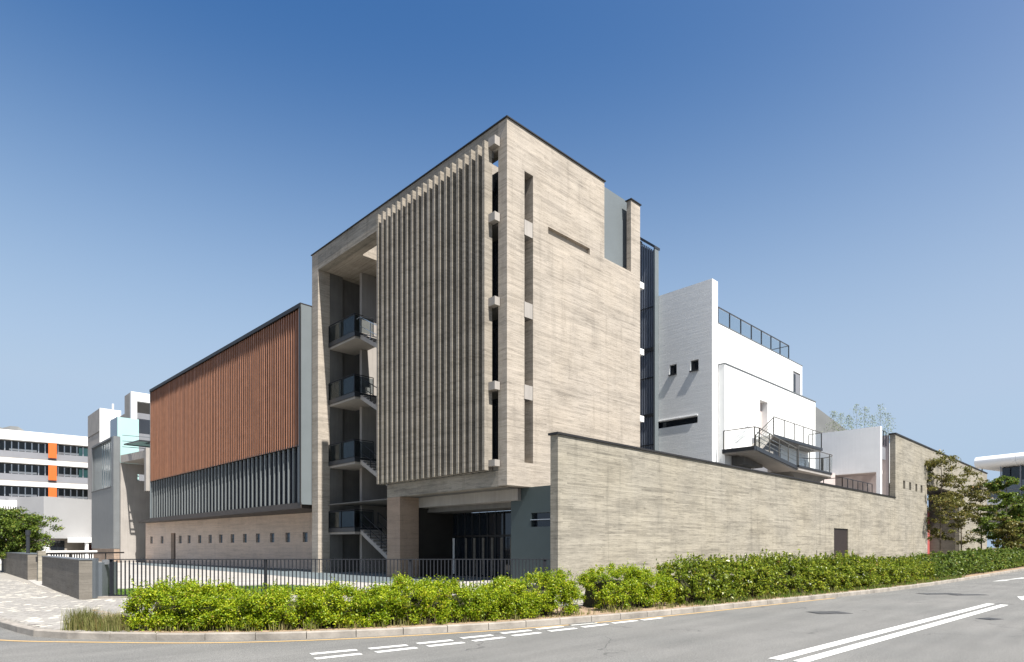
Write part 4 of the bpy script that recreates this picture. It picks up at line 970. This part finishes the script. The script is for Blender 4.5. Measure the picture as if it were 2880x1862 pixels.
blades('grass_blades', [(-16.12 + rg.uniform(-.25, .1) + .75 * k * .055, -5.05 - .80 * k * .055 + rg.uniform(-.0, .5), rg.uniform(.2, .46)) for k in range(17)], .4, 190, .085, 'weed', 2, tp, .5, .005)
ed = resample(offset(kerb, .24), .16); ed = [q for q in ed if -16.1 < q.x < 22 and q.y < 0]
o = blades('kerb_weeds', [(q.x, q.y + rg.uniform(0, .25), rg.uniform(.05, .22)) for q in ed if rg.random() < .8], .2, 16, .07, 'weed', 3); o['kind'] = 'stuff'
o = blades('verge_grass', [(q.x, q.y + rg.uniform(0, .3), rg.uniform(.05, .16)) for q in ed if q.x > -3 and rg.random() < .95], .2, 26, .10, 'gblade', 4); o['kind'] = 'stuff'
lp = []
for _ in range(5200):
    u_, v_ = rg.uniform(-14.8, -4), rg.uniform(20.2, 26.1)
    poly_ = [(-12.9, 20.1), (-4.2, 20.9), (-6, 22.7), (-8, 25.4), (-9.5, 26.1), (-11, 25.4), (-13, 24.3), (-15.2, 23.4)]
    ins = False; j = len(poly_) - 1
    for i in range(len(poly_)):
        if (poly_[i][1] > v_) != (poly_[j][1] > v_) and u_ < (poly_[j][0] - poly_[i][0]) * (v_ - poly_[i][1]) / (poly_[j][1] - poly_[i][1]) + poly_[i][0]: ins = not ins
        j = i
    if ins: lp.append((*survey(u_, v_), rg.uniform(.04, .10)))
o = blades('lawn_grass', lp, .1, 6, .05, 'gblade', 6); o['kind'] = 'stuff'

def tree(name, label, x, y, h, rad, seed, mat, nleaf, lsize, base=.22, lean=0., group=None, stems=1, flat=.5, trunk_r=.07):
    rng = np.random.default_rng(seed); rr_ = random.Random(seed)
    t = thing(name, label, 'tree', (x, y, 0), group=group); tb = MB(); tips = []
    lx = lean * rr_.uniform(-1, 1); pts = [Vector((x + lx * (k / 6) ** 2 + rr_.uniform(-.05, .05) * k / 3, y + rr_.uniform(-.06, .06) * k / 3, h * .93 * k / 6)) for k in range(7)]
    tb.tube(pts, [trunk_r * (1 - .12 * k) for k in range(7)], 7)
    bb = MB(); nb_ = int(13 * stems)
    for b in range(nb_):
        q = base + (1 - base) * (b + rr_.random()) / nb_; f = q * 5.6; i = min(int(f), 5); p0 = pts[i].lerp(pts[i + 1], min(1, f - i))
        a = b * 2.4 + rr_.uniform(-.5, .5); prof_ = math.sin(math.pi * min(1, (q - base) / (1 - base) * .82 + .16)) ** .7
        ln = rad * prof_ * rr_.uniform(.65, 1.1); up_ = rr_.uniform(.35, .8) * ln
        p1_ = p0 + Vector((math.cos(a) * ln * .5, math.sin(a) * ln * .5, up_ * .6)); p2_ = p0 + Vector((math.cos(a + .2) * ln, math.sin(a + .2) * ln, up_))
        bb.tube([p0, p1_, p2_], [trunk_r * .33, trunk_r * .2, trunk_r * .07], 4)
        for w_ in (.35, .55, .75, .9, 1.0):
            c_ = p0.lerp(p1_, w_ * 2) if w_ < .5 else p1_.lerp(p2_, w_ * 2 - 1)
            for _ in range(2):
                tips.append((c_ + Vector((rr_.gauss(0, .16), rr_.gauss(0, .16), rr_.gauss(0, .12))) * rad, rr_.uniform(.13, .27) * rad))
    tips.append((pts[-1] + Vector((0, 0, .05)), .2 * rad))
    part(tb, 'trunk', 'bark', t); part(bb, 'branches', 'bark', t)
    rr_.shuffle(tips); tips = tips[:int(len(tips) * .85)]
    per = nleaf // len(tips); C = np.array([tuple(c) for c, _ in tips]); r = np.array([q for _, q in tips])
    dd = rng.normal(size=(len(tips), per, 3)); dd /= np.linalg.norm(dd, axis=2)[:, :, None]
    P = (C[:, None, :] + dd * r[:, None, None] * rng.uniform(.2, 1, (len(tips), per, 1)) * np.array([1, 1, flat])).reshape(-1, 3)
    N_ = dd.reshape(-1, 3) * .4 + rng.normal(size=(len(P), 3)) * .5; N_[:, 2] += .5; N_ /= np.linalg.norm(N_, axis=1)[:, None]
    put('crown', leaf_mesh('crown', P, N_, lsize, mat, rng, .5), t); return t
def at(e_over_n, n): return survey(e_over_n * n, n)
x, y = at(.683, 57); tree('young_tree', 'tallest young tree with a thin dark trunk in front of the wall opening', x, y, 10.9, 2.6, 11, M['leaf_t'], 6200, .2, .2, .3, 'young street trees in front of the long wall')
x, y = at(.716, 60); tree('young_tree', 'slender young tree just right of the tallest one, against the pale wall', x, y, 8.6, 2.0, 12, M['leaf_t'], 4300, .2, .15, .4, 'young street trees in front of the long wall')
x, y = at(.748, 62); tree('young_tree', 'reddish-leaved young tree third from the left at the end of the long wall', x, y, 8.9, 2.0, 13, M['leaf_t'], 4300, .2, .35, .5, 'young street trees in front of the long wall')
x, y = at(.788, 56); tree('leafy_tree', 'bright green leafy tree before the round-roofed building', x, y, 8.3, 2.2, 14, M['leaf_g'], 10000, .22, .12, .4, 'leafy trees at the right edge')
x, y = at(.818, 60); tree('leafy_tree', 'low dense green tree at the right edge of the picture', x, y, 6.6, 2.7, 15, M['leaf_g'], 12000, .24, .05, .4, 'leafy trees at the right edge')
x, y = at(.798, 54); tree('leafy_tree', 'short olive-green bushy tree rising from the far hedge', x, y, 4.0, 1.8, 16, M['leaf_t'], 6000, .2, .05, .2, 'leafy trees at the right edge')
x, y = at(-.800, 40); tree('leafy_tree', 'broad dense green tree at the left edge behind the low wall', x, y, 3.9, 2.1, 21, M['leaf_g'], 24000, .14, .12, .3, 'leafy trees at the left edge', stems=2, trunk_r=.12)
x, y = at(-.790, 41); tree('leafy_tree', 'smaller green tree reaching right from the broad tree at the left edge', x, y, 2.7, 1.5, 22, M['leaf_g'], 9000, .13, .1, .3, 'leafy trees at the left edge', stems=1.4, trunk_r=.09)
# pale bamboo-like plants on the roof
for k in range(8):
    x, y = at(.512 + k * .0125, 72 + (k % 3)); hz = 18.0 if k in (3, 4, 6) else 17.2
    t = thing('roof_plant', 'taller thin pale feathery plant on the roof behind the white pavilion' if hz > 17.5 else 'shorter thin pale feathery plant on the roof behind the white pavilion', 'plant', (x, y, 12), group='taller pale roof plants against the sky' if hz > 17.5 else 'shorter pale roof plants against the sky')
    rng = np.random.default_rng(60 + k); zz = rng.uniform(14, hz, 300); sp = (hz + .4 - zz) * .16 + .1
    P = np.stack([x + rng.normal(size=300) * sp, y + rng.normal(size=300) * sp, zz], 1); N_ = rng.normal(size=(300, 3)); N_ /= np.linalg.norm(N_, axis=1)[:, None]
    put('leaves', leaf_mesh('leaves', P, N_, .2, M['leaf_b'], rng, .3), t); part(MB().tube([(x, y, 12), (x, y, hz)], .012, 4), 'stem', 'bark', t)

rk = thing('roof_terrace', 'low roof terrace wall carrying the pale plants behind the white pavilion', 'wall', (60, 5, 0))
part(MB().add([(*at(.49, 76), 0), (*at(.63, 76), 0), (*at(.63, 80), 0), (*at(.49, 80), 0), (*at(.49, 76), 14.2), (*at(.63, 76), 14.2), (*at(.63, 80), 14.2), (*at(.49, 80), 14.2)],
              [(0, 1, 5, 4), (1, 2, 6, 5), (2, 3, 7, 6), (3, 0, 4, 7), (4, 5, 6, 7)]), 'wall_panel', 'wallf', rk)

# parked car glimpsed at the right edge
x, y = at(.822, 66)
car = thing('parked_car', 'silver car glimpsed behind the trees at the right edge', 'car', (x, y, 0), R(70), local=True)
part(MB().xprism([(-2.1, .35), (2.1, .35), (2.15, .8), (1.3, .95), (.6, 1.45), (-1.0, 1.48), (-1.7, 1.0), (-2.15, .9)], -.85, .85, 'Y'), 'body', 'carp', car)
part(MB().xprism([(1.15, .97), (.55, 1.4), (-.95, 1.43), (-1.5, 1.0)], -.862, .862, 'Y'), 'window', 'glass', car)
for wx in (-1.35, 1.35):
    for wy in (-.86, .72):
        part(MB().tube([(wx, wy, .33), (wx, wy + .14, .33)], .33, 16), 'wheel', 'tyre', car)
# slim poles standing in the dark hedge
for px_, lab in ((.451, 'thin grey post standing in the hedge left of the brown door'), (.486, 'thinner dark rod in the hedge just left of the brown door')):
    x, y = at(px_, 24.0)
    t = thing('marker_post', lab, 'post', (x, y, 0), group='thin posts in the hedge')
    part(MB().tube([(x, y, 0), (x, y, 1.2 if px_ < .47 else 1.48)], .05 if px_ < .47 else .012, 8), 'shaft', 'fence', t)

for o in bpy.data.objects:
    if '_local' in o: del o['_local']
